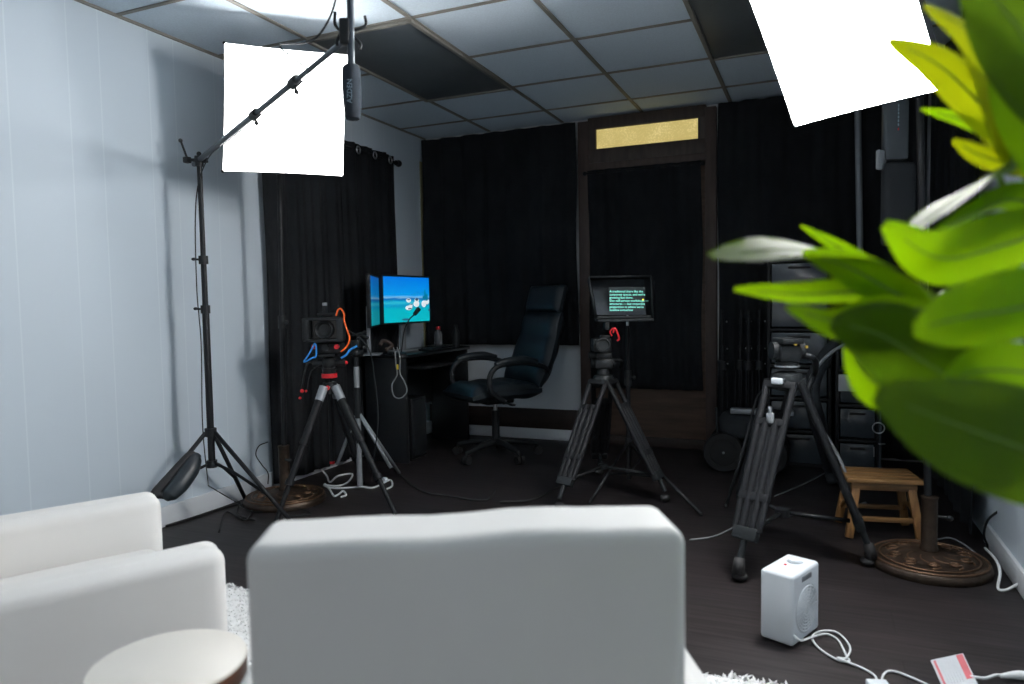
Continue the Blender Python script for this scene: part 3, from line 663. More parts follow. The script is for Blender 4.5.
# thin light stand beside the teleprompter
b0 = V((1.955, 4.13, 0))
b0 = fl(629, 484); t = thing('light_stand', 'thin black light stand with bare metal spigot beside the teleprompter', 'light stand', b0)
tp = b0+V((0, 0, 1.02))
MB().cyl(b0+V((0, 0, .03)), b0+V((0, 0, .66)), .0135).cyl(b0+V((0, 0, .64)), b0+V((0, 0, .93)), .0105).build('column', 'blackm', t)
MB().cyl(b0+V((0, 0, .58)), b0+V((0, 0, .67)), .021).cyl(b0+V((0, 0, .63)), b0+V((.035, -.02, .63)), .006).sph(b0+V((.04, -.022, .63)), .012, n=10).build('clamp', 'black', t)
MB().cyl(b0+V((0, 0, .925)), b0+V((0, 0, .965)), .008, .008).cyl(b0+V((0, 0, .965)), b0+V((0, 0, .98)), .014).cyl(b0+V((0, 0, .98)), b0+V((0, 0, 1.0)), .006).sph(b0+V((0, 0, 1.008)), .009, n=10).build('spigot', 'steel', t)
MB().cyl(b0+V((0, 0, .235)), b0+V((0, 0, .275)), .022).build('collar', 'black', t)
MB().cyl(b0+V((0, 0, .05)), b0+V((0, 0, .075)), .018).build('collar', 'black', t)
for f, mt in ((fl(590, 504), 'silver'), (fl(701, 516), 'blackm'), (b0+V((.05, .40, 0)), 'blackm')):
    f = V((f.x, f.y, .01)); top = b0+V((0, 0, .255)); lg = MB().tube([top, f], .009, 8, smooth=False).build('leg', 'blackm', t)
    MB().sph(f, .011, n=10).build('rubber_foot', 'rubber', lg)
    MB().tube([b0+V((0, 0, .06)), top+(f-top)*.55], .006, 6, smooth=False).build('brace', 'blackm', t)
# --- left photo tripod with the camera rig
ap3 = V((.555, 3.15, .635))
t = thing('photo_tripod', 'black photo tripod with red bands in front of the left curtain', 'tripod', (.555, 3.15, 0))
FT3 = (V((*fl(395, 516).xy, .015)), V((*fl(276, 525).xy, .015)), V((.46, 3.56, .015)))
for f in FT3:
    d0 = (f-ap3); d0.z = 0; d0.normalize()
    lg, d, side = tube_leg(t, ap3+d0*.05, f, .05, twin=False)
    dn = d.normalized()
    MB().cyl(ap3+d0*.05-dn*.01, ap3+d0*.05+dn*.07, .0245, .0225).build('leg_sleeve', 'silver', lg, label='silver upper sleeve')
    MB().sph(f, .014, n=10).build('rubber_foot', 'rubber', lg)
MB().cyl(ap3+V((0, 0, -.03)), ap3+V((0, 0, .03)), .042, .036).build('spider', 'black', t)
MB().cyl(ap3-V((0, 0, .40)), ap3+V((0, 0, .075)), .013).build('centre_column', 'legcarbon', t)
MB().cyl(ap3-V((0, 0, .415)), ap3-V((0, 0, .40)), .014).build('column_end', 'red', t, label='red end cap')
MB().cyl(ap3+V((0, 0, .055)), ap3+V((0, 0, .078)), .042, n=24).cyl(ap3-FW*.04+V((0, 0, .002)), ap3-FW*.046+V((0, 0, .002)), .012).build('red_band', 'red', t, label='red ring under the head')
hb = ap3+V((0, 0, .078))
MB().cyl(hb, hb+V((0, 0, .03)), .034, .04).sph(hb+V((0, 0, .055)), .04, n=18).cyl(hb+V((0, 0, .055)), hb+V((0, 0, .055))-RT*.085, .02, .024).cyl(hb+V((0, 0, .055)), hb+V((0, 0, .055))+RT*.075, .016).box((.09, .09, .016), hb+V((0, 0, .10)), rotz(YAW), bev=.004).build('head', 'black', t)
MB().cyl(hb+V((0, 0, .055))+RT*.075, hb+V((0, 0, .055))+RT*.09, .017).build('head_knob', 'black', t)
MB().sph(hb+V((0, 0, .058))+RT*.093, .010, n=8).build('knob_cap', 'red', t)
# handle hanging with red ends
hx = at(301, 385, 3.8)
MB().tube([hb+V((0, 0, .06))-RT*.08, at(307, 365, 3.82), at(302, 388, 3.84)], .006, 8).build('pan_handle', 'black', t)
MB().sph(at(302, 391, 3.84), .011, n=8).sph(at(306, 391, 3.84), .007, n=8).sph(at(300, 398, 3.84), .008, n=8).build('handle_tip', 'red', t)
cb = hb+V((0, 0, .109)); t = thing('cinema_camera', 'black caged cinema camera with orange and blue cables on the photo tripod', 'camera', cb)
R4 = rotz(YAW)
MB().box((.155, .11, .055), cb+V((0, 0, .028)), R4, bev=.008).build('base_plate', 'blackm', t)
kb = MB()
for s in (-1, 1): kb.cyl(cb+V((0, 0, .035))+RT*.06*s-FW*.055, cb+V((0, 0, .035))+RT*.06*s-FW*.072, .013)
kb.build('lock_knob', 'red', t)
MB().cyl(cb+V((0, 0, .03))-FW*.055, cb+V((0, 0, .03))-FW*.075, .018).build('rod_cap', 'darkgrey', t)
bc = cb+V((0, 0, .125))
MB().box((.165, .12, .12), bc, R4, bev=.01).build('body', 'black', t)
fr = MB(); fo = bc-FW*.085
for s in (-1, 1): fr.box((.036, .05, .122), fo+RT*.090*s, R4, bev=.007)
fr.box((.18, .05, .016), fo+V((0, 0, .056)), R4, bev=.004).box((.18, .05, .016), fo-V((0, 0, .056)), R4, bev=.004)
fr.build('matte_box', 'black', t)
Ml = (-FW).to_track_quat('Z', 'Y').to_matrix().to_4x4(); Ml.translation = bc-FW*.058
MB().lathe([(0, 0), (.048, 0), (.048, .03), (.043, .034), (.035, .028), (.030, .012), (0, .010)], Ml, 32).build('lens', 'darkgrey', t)
MB().box((.128, .003, .096), bc-FW*.064, R4).build('filter_tray', 'blackg', t)
MB().box((.10, .05, .014), bc+V((0, 0, .085)), R4, bev=.005).box((.014, .03, .03), bc+V((0, 0, .07))-RT*.04, R4).box((.014, .03, .03), bc+V((0, 0, .07))+RT*.04, R4).build('top_handle', 'black', t)
MB().box((.022, .022, .04), bc+V((0, 0, .11))-RT*.012, R4, bev=.004).build('accessory_shoe', 'black', t)
MB().box((.024, .02, .018), bc+V((0, 0, .138))-RT*.012, R4, bev=.004).build('adapter', 'silver', t)
kk = lambda x, y, d=3.74: at(x, y, d)
MB().tube([kk(336, 316), kk(338, 310), kk(341, 309), kk(344, 314), kk(344, 320), kk(347, 330), kk(349.5, 338), kk(347, 346), kk(341, 352)], .0048, 8).build('orange_cable', 'orange', t)
MB().tube([kk(315, 343), kk(309, 354), kk(304, 362), kk(312, 358), kk(316, 356), kk(316, 344)], .0045, 8).build('blue_cable', 'blue', t)
MB().tube([kk(341, 358), kk(346, 355), kk(350, 350), kk(357, 346)], .006, 8).build('blue_cable', 'blue', t)
MB().tube([kk(348, 330, 3.85), kk(360, 338, 3.85), kk(370, 352, 3.85), kk(374, 375, 3.9), kk(378, 420, 3.95), kk(372, 470, 4.0)], .004, 7).tube([kk(320, 365), kk(311, 372), kk(307, 390)], .003, 6).build('cable', 'black', t)
# silver legged stand behind it
b0 = fl(360, 489); t = thing('light_stand', 'silver-legged stand with black clamp head behind the photo tripod', 'light stand', b0)
MB().cyl(b0+V((0, 0, .02)), b0+V((0, 0, .50)), .0165).build('column', 'silver', t)
MB().cyl(b0+V((0, 0, .42)), b0+V((0, 0, .60)), .020).cyl(b0+V((0, 0, .60)), b0+V((0, 0, .78)), .014).build('sleeve', 'black', t)
MB().cyl(b0+V((0, 0, .60)), b0+V((0, 0, .72)), .0165).build('upper_tube', 'silver', t)
for f in (b0+V((.10, .30, 0)), b0+V((-.10, .28, 0)), b0+V((0, -.2, 0))):
    pass
for px in ((391, 468), (337, 465)):
    f = fl(*px, .12); top = b0+V((0, 0, .47)); f = V((f.x, f.y, .012)) if False else f
    top = b0+V((0, 0, .46)); q = top+(at(px[0], px[1], 4.15)-top)
    lg = MB().tube([top, q], .0105, 8, smooth=False).build('leg', 'silver', t)
MB().tube([b0+V((0, 0, .46)), b0+V((.05, .35, .02))], .0105, 8, smooth=False).build('leg', 'silver', t)
hd = b0+V((0, 0, .80)); q = MB()
q.sph(hd, .028, n=12).cyl(hd-RT*.05, hd+RT*.045, .016).box((.05, .04, .05), hd+V((0, 0, .05)), R4, bev=.008)
q.tube([hd+V((0, 0, .06)), hd+V((0, 0, .10))+RT*.03, hd+V((0, 0, .085))+RT*.075], .010, 8).cyl(hd+V((0, 0, .1))-RT*.02, hd+V((0, 0, .12))+RT*.05, .007).sph(hd+V((0, 0, .12))+RT*.055, .012, n=8).sph(hd+V((0, 0, .03))+RT*.05, .014, n=8)
q.build('clamp_head', 'black', t)

# ------------------------------------------------------------------ desk with monitors
t = thing('desk', 'black desk against the left wall under the monitors', 'desk', (.24, 4.6, 0))
DX, DY0, DY1 = .455, 4.12, 5.06
MB().box((DX-.10, DY1-DY0, .025), ((DX+.10)/2, (DY0+DY1)/2, .7275), bev=.004).build('desk_top', 'blackg', t)
for y in (DY0+.015, DY1-.015): MB().box((DX-.13, .026, .713), ((DX+.09)/2, y, .3565), bev=.003).build('side_panel', 'black', t)
MB().box((.012, DY1-DY0-.06, .42), (.115, (DY0+DY1)/2, .50)).build('back_panel', 'black', t)
MB().box((DX-.16, DY1-DY0-.34, .02), (.27, 4.72, .62), bev=.003).build('keyboard_shelf', 'black', t)
t = thing('computer_tower', 'black computer tower on the floor under the desk', 'computer', (.25, 4.28, 0))
MB().box((.30, .19, .42), (.29, 4.28, .225), bev=.008).build('case', 'blackg', t)
MB().box((.004, .17, .38), (.443, 4.28, .225), bev=.0015).build('front_panel', 'black', t)
for x in (.17, .41): MB().box((.03, .17, .016), (x, 4.28, .008)).build('foot', 'rubber', t)
def monitor(label, c, az, w, h, mt, zb, extra=False):
    t = thing('computer_monitor', label, 'monitor', (c[0], c[1], .74), 0, 'monitors on the desk')
    n = V((math.cos(az), math.sin(az), 0)); e = V((-n.y, n.x, 0)); R = basis(e, -n, V((0, 0, 1)))   # e: viewer's right
    cc = V((c[0], c[1], zb+h/2))
    sc = MB().box((w-.012, .002, h-.012), cc+n*.0145, R); s_ = sc.build('screen', mt, t, label='glowing blue seaside picture')
    MB().box((w+.012, .026, h+.014), cc, R, bev=.004).build('bezel', 'black', t)
    MB().box((.05, .025, zb-.75+h*.4), cc-n*.035+V((0, 0, -h*.3-(zb-.75)*.5)), R, bev=.006).build('stand_neck', 'silver', t)
    MB().box((.20, .15, .010), V((c[0], c[1], .7455))-n*.03, R, bev=.004).build('stand_foot', 'silver', t)
    if extra:
        def sp(u, v): return cc+e*((u-.5)*w)+V((0, 0, (.5-v)*h))+n*.0158
        m = MB(); k = MB(); tr = MB()
        for u, v, a, b in ((.52, .68, .070, .020), (.57, .635, .03, .018), (.69, .60, .06, .026), (.52, .52, .05, .018), (.70, .52, .045, .02), (.86, .60, .05, .03), (.94, .55, .04, .025)):
            m.sph(sp(u, v), 1, (a*.62, .001, b*.85), 12, R)
        for u, v, a, b in ((.54, .70, .06, .010), (.52, .50, .035, .010), (.70, .50, .04, .022), (.57, .61, .02, .01), (.98, .74, .03, .016), (.45, .93, .10, .014)):
            k.sph(sp(u, v)+n*.0006, 1, (a*.5, .001, b*.5), 12, R)
        for u, v, a, b in ((.89, .38, .02, .07), (.93, .46, .035, .06), (.86, .46, .03, .03)):
            tr.sph(sp(u, v)+n*.0004, 1, (a*.5, .001, b*.5), 12, R)
        m.build('boulders', 'stonepic', s_); k.build('boulder_shade', 'stonedark', s_); tr.build('trees', 'treepic', s_)
    return t
monitor('larger-looking monitor showing a bright blue seaside with boulders, on the desk', (.272, 4.417), math.radians(-4), .565, .33, 'screen', .945, True)
monitor('sharply angled monitor left of the seaside monitor, only a blue strip visible', (.235, 4.06), math.radians(27), .46, .335, 'screen2', .935)
t = thing('desk_microphone', 'black gooseneck desk microphone in front of the bright monitor', 'microphone', (.36, 4.33, .74))
gb = at(405, 344, 4.86); gb = V((.37, 4.42, .741))
g0 = at(401, 340, 4.72); gt = at(418, 310, 4.72)
MB().lathe([(0, .741), (.035, .741), (.035, .755), (.02, .762), (0, .763)], MX.Translation((g0.x, g0.y, 0)), 20).build('base', 'black', t)
MB().tube([(g0.x, g0.y, .755), at(404, 332, 4.72), at(409, 320, 4.72), at(415, 314, 4.72)], .0045, 8).build('gooseneck', 'black', t)
MB().cyl(at(414, 315, 4.72), at(419.5, 308, 4.72), .013, .016, 14, .004).build('capsule', 'black', t)
def bottle(label, p, r, h, capm, body):
    t = thing('drink_bottle', label, 'bottle', p); M = MX.Translation(p)
    MB().lathe([(0, 0), (r*.9, 0), (r, .006), (r, h*.62), (r*.85, h*.72), (r*.42, h*.84), (r*.42, h*.90), (0, h*.90)], M, 24).build('body', body, t)
    MB().lathe([(0, h*.86), (r*.52, h*.86), (r*.52, h*.985), (r*.46, h), (0, h)], M, 20).build('cap', capm, t)
bottle('clear drink bottle with red cap at the back of the desk', (.245, 4.93, .7405), .032, .155, 'red', 'waterclear')
bottle('dark slim metal bottle right of the red-capped bottle on the desk', (.375, 4.98, .7405), .030, .165, 'darkgrey', 'darkgrey')
t = thing('cable_loop', 'grey cable loop with yellow tag hanging off the desk edge', 'cable', at(399, 352, 4.62))
zz = lambda x, y, d=4.62: at(x, y, d)
MB().tube([zz(393, 347), zz(395, 353), zz(396, 365), zz(397, 375), zz(392, 385), zz(394, 396), zz(401, 398), zz(407, 391), zz(404, 381), zz(400, 373), zz(400, 358), zz(397, 347)], .0042, 7).build('cord', 'greycord', t)
MB().box((.012, .004, .032), zz(397.5, 367, 4.60), rotz(YAW), bev=.001).build('tag', 'yellow', t)
tag(MB().tube([at(380, 345, 4.5), at(383, 341, 4.52), at(388, 342, 4.52), at(392, 346, 4.54), at(386, 350, 4.5)], .012, 10).build('cloth_bundle', 'skinbag'), 'small brown crumpled bundle on the near desk corner', 'cloth')
kb = thing('keyboard', 'flat dark keyboard on the desk below the bright monitor', 'keyboard', (.39, 4.62, .741))
MB().box((.12, .36, .014), (.385, 4.66, .748), bev=.004).build('case', 'blackg', kb)
q = MB()
for i in range(5):
    for j_ in range(14): q.box((.017, .019, .006), (.342+i*.0215, 4.51+j_*.0232, .757), bev=.002, seg=1)
q.build('keys', 'darkgrey', kb)

# ------------------------------------------------------------------ office chair
OC = V((.905, 4.49, 0)); az = math.radians(233)       # facing the desk and a little towards us
t = thing('office_chair', 'black leather high-backed office chair facing the desk', 'office chair', OC, az)
M = wm(t)
def oc(mb, nm, mt, **k): mb.bm.transform(M); return mb.build(nm, mt, t, **k)
def cushion(fn, nu, nv, th):   # fn(u,v) centre surface, puffed by th both ways
    mb = MB(); b = mb.bm
    nrm = lambda u, v: (V(fn(min(u+.01, 1), v))-V(fn(max(u-.01, 0), v))).cross(V(fn(u, min(v+.01, 1)))-V(fn(u, max(v-.01, 0)))).normalized()
    G = []
    for s in (1, -1):
        g = []
        for i in range(nu+1):
            row = []
            for j in range(nv+1):
                u, v = i/nu, j/nv; k = (1-abs(2*u-1)**6)*(1-abs(2*v-1)**6); row.append(b.verts.new(V(fn(u, v))+nrm(u, v)*s*th(u, v)*(.25+.75*math.sqrt(max(0, k)))))
            g.append(row)
        G.append(g)
    for s, g in enumerate(G):
        for i in range(nu):
            for j in range(nv):
                q = (g[i][j], g[i+1][j], g[i+1][j+1], g[i][j+1]); b.faces.new(q if s == 0 else q[::-1])
    A, B = G
    edge = [(i, 0) for i in range(nu+1)]+[(nu, j) for j in range(1, nv+1)]+[(i, nv) for i in range(nu-1, -1, -1)]+[(0, j) for j in range(nv-1, 0, -1)]
    for k in range(len(edge)):
        i, j = edge[k]; p, q = edge[(k+1) % len(edge)]; b.faces.new((A[i][j], B[i][j], B[p][q], A[p][q]))
    bmesh.ops.recalc_face_normals(b, faces=b.faces); return mb
# local: +x is the way the chair faces
oc(cushion(lambda u, v: (-.25+.52*u, (v-.5)*(.50-.04*u), .475-.05*max(0, u-.8)**1*2.2), 20, 16, lambda u, v: .055+.010*math.sin(u*PI*3)**2), 'seat', 'leather')
oc(cushion(lambda u, v: (-.235-.20*u-.03*math.sin(u*PI), (v-.5)*(.50-.03*u+.02*math.sin(u*PI*2)), .50+.50*u), 28, 16, lambda u, v: .050+.012*abs(math.sin(u*PI*3))), 'backrest', 'leather')
oc(cushion(lambda u, v: (-.425-.055*u, (v-.5)*.44, 1.0+.19*u), 12, 14, lambda u, v: .050), 'headrest', 'leather')
for s in (-1, 1):
    y = s*.285
    oc(MB().tube([(.05, y*.9, .42), (.16, y, .50), (.17, y, .60), (.10, y, .665), (-.08, y, .675), (-.24, y*.97, .64), (-.30, y*.85, .60)], .018, 10), 'arm_frame', 'black')
    oc(MB().tube([(.13, y, .675), (.05, y, .69), (-.08, y, .695), (-.19, y, .675)], [.016, .026, .028, .018], 10), 'arm_pad', 'leather')
oc(MB().cyl((-.02, .0, .42), (-.02, .0, .22), .014), 'gas_rod', 'steel')
oc(MB().cyl((-.02, 0, .33), (-.02, 0, .09), .027).box((.22, .16, .05), (-.02, 0, .405), bev=.012).cyl((-.02, .08, .40), (.0, .26, .40), .007).box((.03, .05, .014), (0, .27, .40), bev=.005), 'mechanism', 'black')
for k in range(5):
    a = 2*PI*k/5+.35; ex = V((math.cos(a), math.sin(a), 0)); P = V((-.02, 0, 0))
    lg = oc(MB().tube([P+ex*.02+V((0, 0, .11)), P+ex*.16+V((0, 0, .10)), P+ex*.30+V((0, 0, .075))], [.026, .022, .016], 10), 'base_leg', 'black')
    w1, w2 = P+ex*.30+V((0, 0, .03)), V((-ex.y, ex.x, 0))
    mb = MB().cyl(w1-w2*.026, w1-w2*.006, .029, n=18).cyl(w1+w2*.006, w1+w2*.026, .029, n=18).cyl(w1+V((0, 0, .0)), w1+V((0, 0, .05)), .008)
    mb.bm.transform(M); mb.build('caster', 'rubber', lg)

# ------------------------------------------------------------------ right rear storage corner
def drawer_tower(label, x0, x1, y0, y1, zs):
    t = thing('drawer_tower', label, 'storage drawers', ((x0+x1)/2, (y0+y1)/2, 0), 0, 'smoky plastic drawer towers'); z1 = zs[-1]
    f = MB(); cx, cy = (x0+x1)/2, (y0+y1)/2
    for x in (x0+.01, x1-.01): f.box((.02, y1-y0, z1), (x, cy, z1/2), bev=.004)
    f.box((x1-x0, .015, z1), (cx, y1-.008, z1/2))
    for z in zs: f.box((x1-x0, y1-y0, .018), (cx, cy, z if z > 0 else .009), bev=.003)
    f.build('frame', 'black', t)
    for a, b in zip(zs, zs[1:]):
        d = MB().box((x1-x0-.05, y1-y0-.03, b-a-.035), (cx, cy-.005, (a+b)/2), bev=.008).build('drawer', 'drawer', t)
        MB().box(((x1-x0)*.35, .014, .014), (cx, y0+.004, b-.045), bev=.004).build('handle', 'black', d)
    return t
drawer_tower('tall smoky drawer tower behind the big tripod, left of the shorter one', 2.68, 3.06, 4.86, 5.09, [0, .22, .43, .64, .87, 1.31])
drawer_tower('shorter smoky drawer tower in the rear right corner behind the stool', 3.08, 3.32, 4.70, 4.95, [0, .21, .42, .63, .84])
tag(MB().box((.115, .012, .10), CAM+(at(849, 383, 1)-CAM)*(4.690/(at(849, 383, 1)-CAM).y), rotz(.0), bev=.003).build('note_card', 'paper'), 'white card hanging on the front of the shorter drawer tower', 'card')
# white pole
b0 = V((3.235, 4.74, 0)); b0 = V((3.36, 4.72, 0))
wp0 = at(861, 250, 4.575)
t = thing('backdrop_pole', 'tall pale vertical pole in front of the black back curtain', 'pole', (wp0.x, wp0.y, 0))
MB().cyl((wp0.x, wp0.y, .02), (wp0.x, wp0.y, 1.15), .023, n=18).cyl((wp0.x-.0, wp0.y, 1.12), (at(857, 110, 4.575).x, wp0.y, 2.36), .020, n=18).build('tube', 'silver', t)
MB().cyl((wp0.x, wp0.y, 1.08), (wp0.x, wp0.y, 1.16), .030).build('clamp', 'black', t)
MB().lathe([(0, 0), (.045, 0), (.045, .012), (.03, .03), (0, .03)], MX.Translation((wp0.x, wp0.y, 0)), 24).build('base', 'black', t)
# folded wagon
t = thing('folding_wagon', 'black fabric cart with large wheel beside the right curtain', 'cart', (2.66, 4.6, 0))
MB().box((.36, .26, .17), (2.58, 4.70, .275), bev=.06, seg=4).build('fabric_tub', 'cloth', t)
fr = MB()
for y in (4.58, 4.82): fr.tube([(2.40, y, .17), (2.76, y, .17)], .010, 8, smooth=False)
for x in (2.41, 2.75): fr.tube([(x, 4.56, .17), (x, 4.84, .17)], .010, 8, smooth=False)
fr.tube([(2.41, 4.57, .17), (2.40, 4.57, .40)], .009, 8, smooth=False).tube([(2.75, 4.57, .17), (2.76, 4.57, .40)], .009, 8, smooth=False)
fr.build('frame', 'darkgrey', t)
for x in (2.445, 2.70):
    for y in (4.555, 4.825):
        Mw = MX.Translation((x, y, .123)) @ MX.Rotation(PI/2, 4, 'X')
        w = MB().lathe([(.085, -.02), (.115, -.022), (.123, -.012), (.123, .012), (.115, .022), (.085, .02), (.085, -.02)], Mw, 36).build('wheel', 'rubber', t)
        MB().lathe([(0, -.012), (.03, -.014), (.085, -.006), (.085, .006), (.03, .014), (0, .012)], Mw, 28).build('hub', 'rubber', w)
        MB().sph((x, y-.016 if y < 4.7 else y+.016, .123), .008, n=8).build('hub_bolt', 'silver', w)
for x, dz, lab in ((2.585, 0, 'pale flat bar lying on the black cart left of the big tripod leg'), (2.785, 0, 'pale flat bar lying on the black cart right of the big tripod leg')):
    o = MB().box((.17, .07, .032), (x-.02, 4.62, .377+dz), bev=.006).build('metal_bar', 'silver'); tag(o, lab, 'bar')
# folded stands leaning behind the cart
def folded_stand():
    t = thing('folded_stand', 'x', 'light stand', (0, 0, 0), 0, 'folded stands behind the cart')
    MB().cyl((0, 0, .05), (0, 0, .93), .010).build('column', 'blackm', t)
    for k in range(3):
        a = 2*PI*k/3; x, y = .026*math.cos(a), .026*math.sin(a)
        MB().cyl((x, y, .015), (x*.9, y*.9, .62), .0075).sph((x, y, .012), .011, n=8).build('leg', 'blackm', t)
    MB().cyl((0, 0, .60), (0, 0, .66), .034, n=14).build('collar', 'black', t)
    MB().cyl((0, 0, .72), (0, 0, .76), .016).build('collar', 'black', t)
    MB().cyl((0, 0, .90), (0, 0, .94), .015).build('collar', 'black', t)
    MB().cyl((0, 0, .93), (0, 0, .985), .007).sph((0, 0, .99), .009, n=8).build('spigot', 'darkgrey', t)
    for z in (.64, .74, .92): MB().sph((.024, -.026, z), .0055, n=8).build('screw', 'steel', t)
    return t
fs0 = folded_stand()
def dup(r0, loc, rot, lab):
    r = r0.copy(); C.objects.link(r); r.location = loc; r.rotation_euler = rot; r['label'] = lab
    for ch in r0.children:
        c = ch.copy(); C.objects.link(c); c.parent = r
    return r
stp = [((2.41, 4.95), (0, -.02, .3)), ((2.485, 4.99), (.02, .02, 1.2)), ((2.56, 4.95), (0, 0, 2.0)), ((2.625, 4.99), (.0, .0, .6))]
labs = ['leftmost of the four folded black stands behind the cart', 'second from left of the four folded black stands behind the cart', 'third from left of the four folded black stands behind the cart', 'rightmost of the four folded black stands, next to the tall drawer tower']
fs0.location = (*stp[0][0], .002); fs0.rotation_euler = stp[0][1]; fs0['label'] = labs[0]
for (p, r), lb in list(zip(stp, labs))[1:]: dup(fs0, (*p, .002), r, lb)
# thin pole behind the big tripod's left leg
p0 = fl(726, 508); t = thing('folded_monopod', 'thin black pole reaching the floor left of the big tripod leg', 'pole', p0)
MB().tube([p0+V((0, 0, .008)), at(744, 447, 3.72), at(752, 415, 3.74)], .008, 8, smooth=False).tube([at(752, 415, 3.74), at(757, 398, 3.75), at(765, 388, 3.72), at(776, 382, 3.6)], .007, 8).build('tube', 'black', t)
MB().sph(p0+V((0, 0, .010)), .0115, n=8).build('foot', 'rubber', t)
# thick black hose-like cable on the big tripod
t = tag(MB().tube([at(846, 344, 3.5), at(832, 352, 3.45), at(818, 366, 3.4), at(809, 384, 3.35), at(810, 404, 3.35), at(819, 424, 3.36), at(836, 452, 3.34), at(848, 480, 3.3), fl(852, 505, .01), fl(866, 503, .01)], .008, 8).build('cable', 'greycord'), 'grey cable arching over behind the big tripod head', 'cable')
sb = fl(836, 484); tag(MB().tube([sb+V((0, 0, .005)), sb+V((-.03, 0, .12)), at(815, 412, 3.72), at(812, 385, 3.72), at(824, 358, 3.72), at(838, 338, 3.72)], [.05, .045, .04, .04, .036, .02], 12).build('padded_bag', 'cloth'), 'long black padded bag leaning behind the big tripod head', 'bag')
# clear rod with clip ring
r0 = fl(880, 476, .0); rb = at(880, 466, 4.05)
t = thing('hook_stand', 'thin blue-tinted rod with ring clip above the wooden stool', 'rod', (rb.x, rb.y, 0))
MB().cyl((rb.x, rb.y, .02), (rb.x, rb.y, .72), .0075).build('rod', 'drawer', t)
MB().ring(at(878.5, 428, 4.03), .030, .0035, FW+RT*.5, n=20).box((.035, .012, .008), at(882, 444, 4.03), rotz(YAW), bev=.002).cyl(at(874, 447, 4.03), at(874, 457, 4.03), .004).build('ring_clip', 'steel', t)
MB().lathe([(0, 0), (.07, 0), (.07, .012), (.02, .025), (0, .025)], MX.Translation((rb.x, rb.y, 0)), 20).build('base', 'black', t)

# ------------------------------------------------------------------ wooden stool
SX = rotz(.16); so = V((3.232, 3.60, 0)); t = thing('wooden_stool', 'low slatted wooden step stool behind the bronze base at the right', 'stool', so, .16)
M = wm(t)
def stl(mb, nm, mt): mb.bm.transform(M); return mb.build(nm, mt, t)
for k in range(4): stl(MB().box((.305, .058, .020), (0, -.093+.062*k, .262), bev=.004), 'seat_slat', 'pine')
for s in (-1, 1): stl(MB().box((.265, .018, .034), (0, s*.095, .235), bev=.003), 'apron', 'pine')
legs = {}
for sx in (-1, 1):
    for sy in (-1, 1):
        a, b = V((sx*.108, sy*.088, .25)), V((sx*.145, sy*.118, .0)); d = (b-a); x = V((1, 0, 0)); zx = -d.normalized(); y = zx.cross(x).normalized(); x = y.cross(zx)
        stl(MB().box((.034, .026, d.length-.004), (a+b)/2+V((0, 0, .003)), basis(x, y, zx), bev=.004), 'leg', 'pinev')
for sx in (-1, 1): stl(MB().tube([(sx*.134, -.105, .085), (sx*.128, -.05, .125), (sx*.127, 0, .135), (sx*.128, .05, .125), (sx*.134, .105, .085)], .010, 8), 'side_rail', 'pinev')
stl(MB().box((.25, .020, .020), (0, .105, .09), bev=.003), 'stretcher', 'pine')
stl(MB().box((.25, .020, .020), (0, -.105, .09), bev=.003), 'stretcher', 'pine')

# ------------------------------------------------------------------ heater with cord
hc = V((2.896, 2.404, 0)); ey = V((.075, .175, 0)).normalized(); ex = V((ey.y, -ey.x, 0))   # ex: grille normal
R = basis(ex, ey, V((0, 0, 1)))
t = thing('fan_heater', 'white box-shaped fan heater on the dark floor at lower right', 'heater', hc)
hw, hl, hh = .108, .19, .222
MB().box((hw, hl, hh), hc+V((0, 0, hh/2+.004)), R, bev=.012, seg=4).build('housing', 'white', t)
gm = MB(); gc = hc+ex*(hw/2)+V((0, 0, .100))
for k in range(7): gm.ring(gc+ex*.001, .012+.0098*k, .0024, ex, n=40, k=6)
for k in range(8):
    a = PI*k/8; v = ey*math.cos(a)+V((0, 0, 1))*math.sin(a); gm.tube([gc-v*.074+ex*.001, gc+v*.074+ex*.001], .0016, 6, smooth=False)
gm.cyl(gc, gc+ex*.004, .011); gm.build('grille', 'whitep', t)
MB().cyl(gc-ex*.002, gc+ex*.0006, .077, n=40).build('grille_recess', 'recess', t)
MB().box((.006, .07, .018), hc+ex*(hw/2-.002)+V((0, 0, .200)), R, bev=.002).build('handle_slot', 'silver', t)
MB().cyl(hc+ey*.035+V((0, 0, hh+.003)), hc+ey*.035+V((0, 0, hh+.012)), .026, .024, 28, .003).build('dial', 'white', t)
MB().cyl(hc-ey*.012-ex*.01+V((0, 0, hh+.003)), hc-ey*.012-ex*.01+V((0, 0, hh+.006)), .005).build('indicator', 'red', t, label='tiny red indicator')
for sx in (-1, 1):
    for sy in (-1, 1): MB().cyl(hc+ex*.035*sx+ey*.07*sy, hc+ex*.035*sx+ey*.07*sy+V((0, 0, .006)), .008).build('foot', 'rubber', t)
G = lambda x, y, z=.006: fl(x, y, z)
o_ = MB().tube([hc+ex*.053-ey*.085+V((0, 0, .04)), hc+ex*.075-ey*.085+V((0, 0, .032)), G(812, 637, .02), G(826, 634), G(838, 640), G(846, 655), G(849, 661), G(838, 660), G(820, 649), G(812, 637, .012), G(822, 631), G(838, 633), G(850, 647), G(846, 658, .012), G(838, 658, .012), G(862, 668), G(874, 675), G(877, 681)], .0032, 8)
o_.build('cord', 'cord', t)
# in-line block with the second cord
t = thing('power_block', 'white power block on the floor at the bottom edge right of the heater', 'power adapter', fl(880, 687))
MB().box((.055, .075, .030), fl(881, 691, .016), rotz(.3), bev=.005).build('body', 'white', t)
MB().tube([fl(881, 684, .02), G(884, 674), G(892, 671), G(908, 676), G(935, 688), G(960, 696)], .0032, 8).build('cord', 'cord', t)
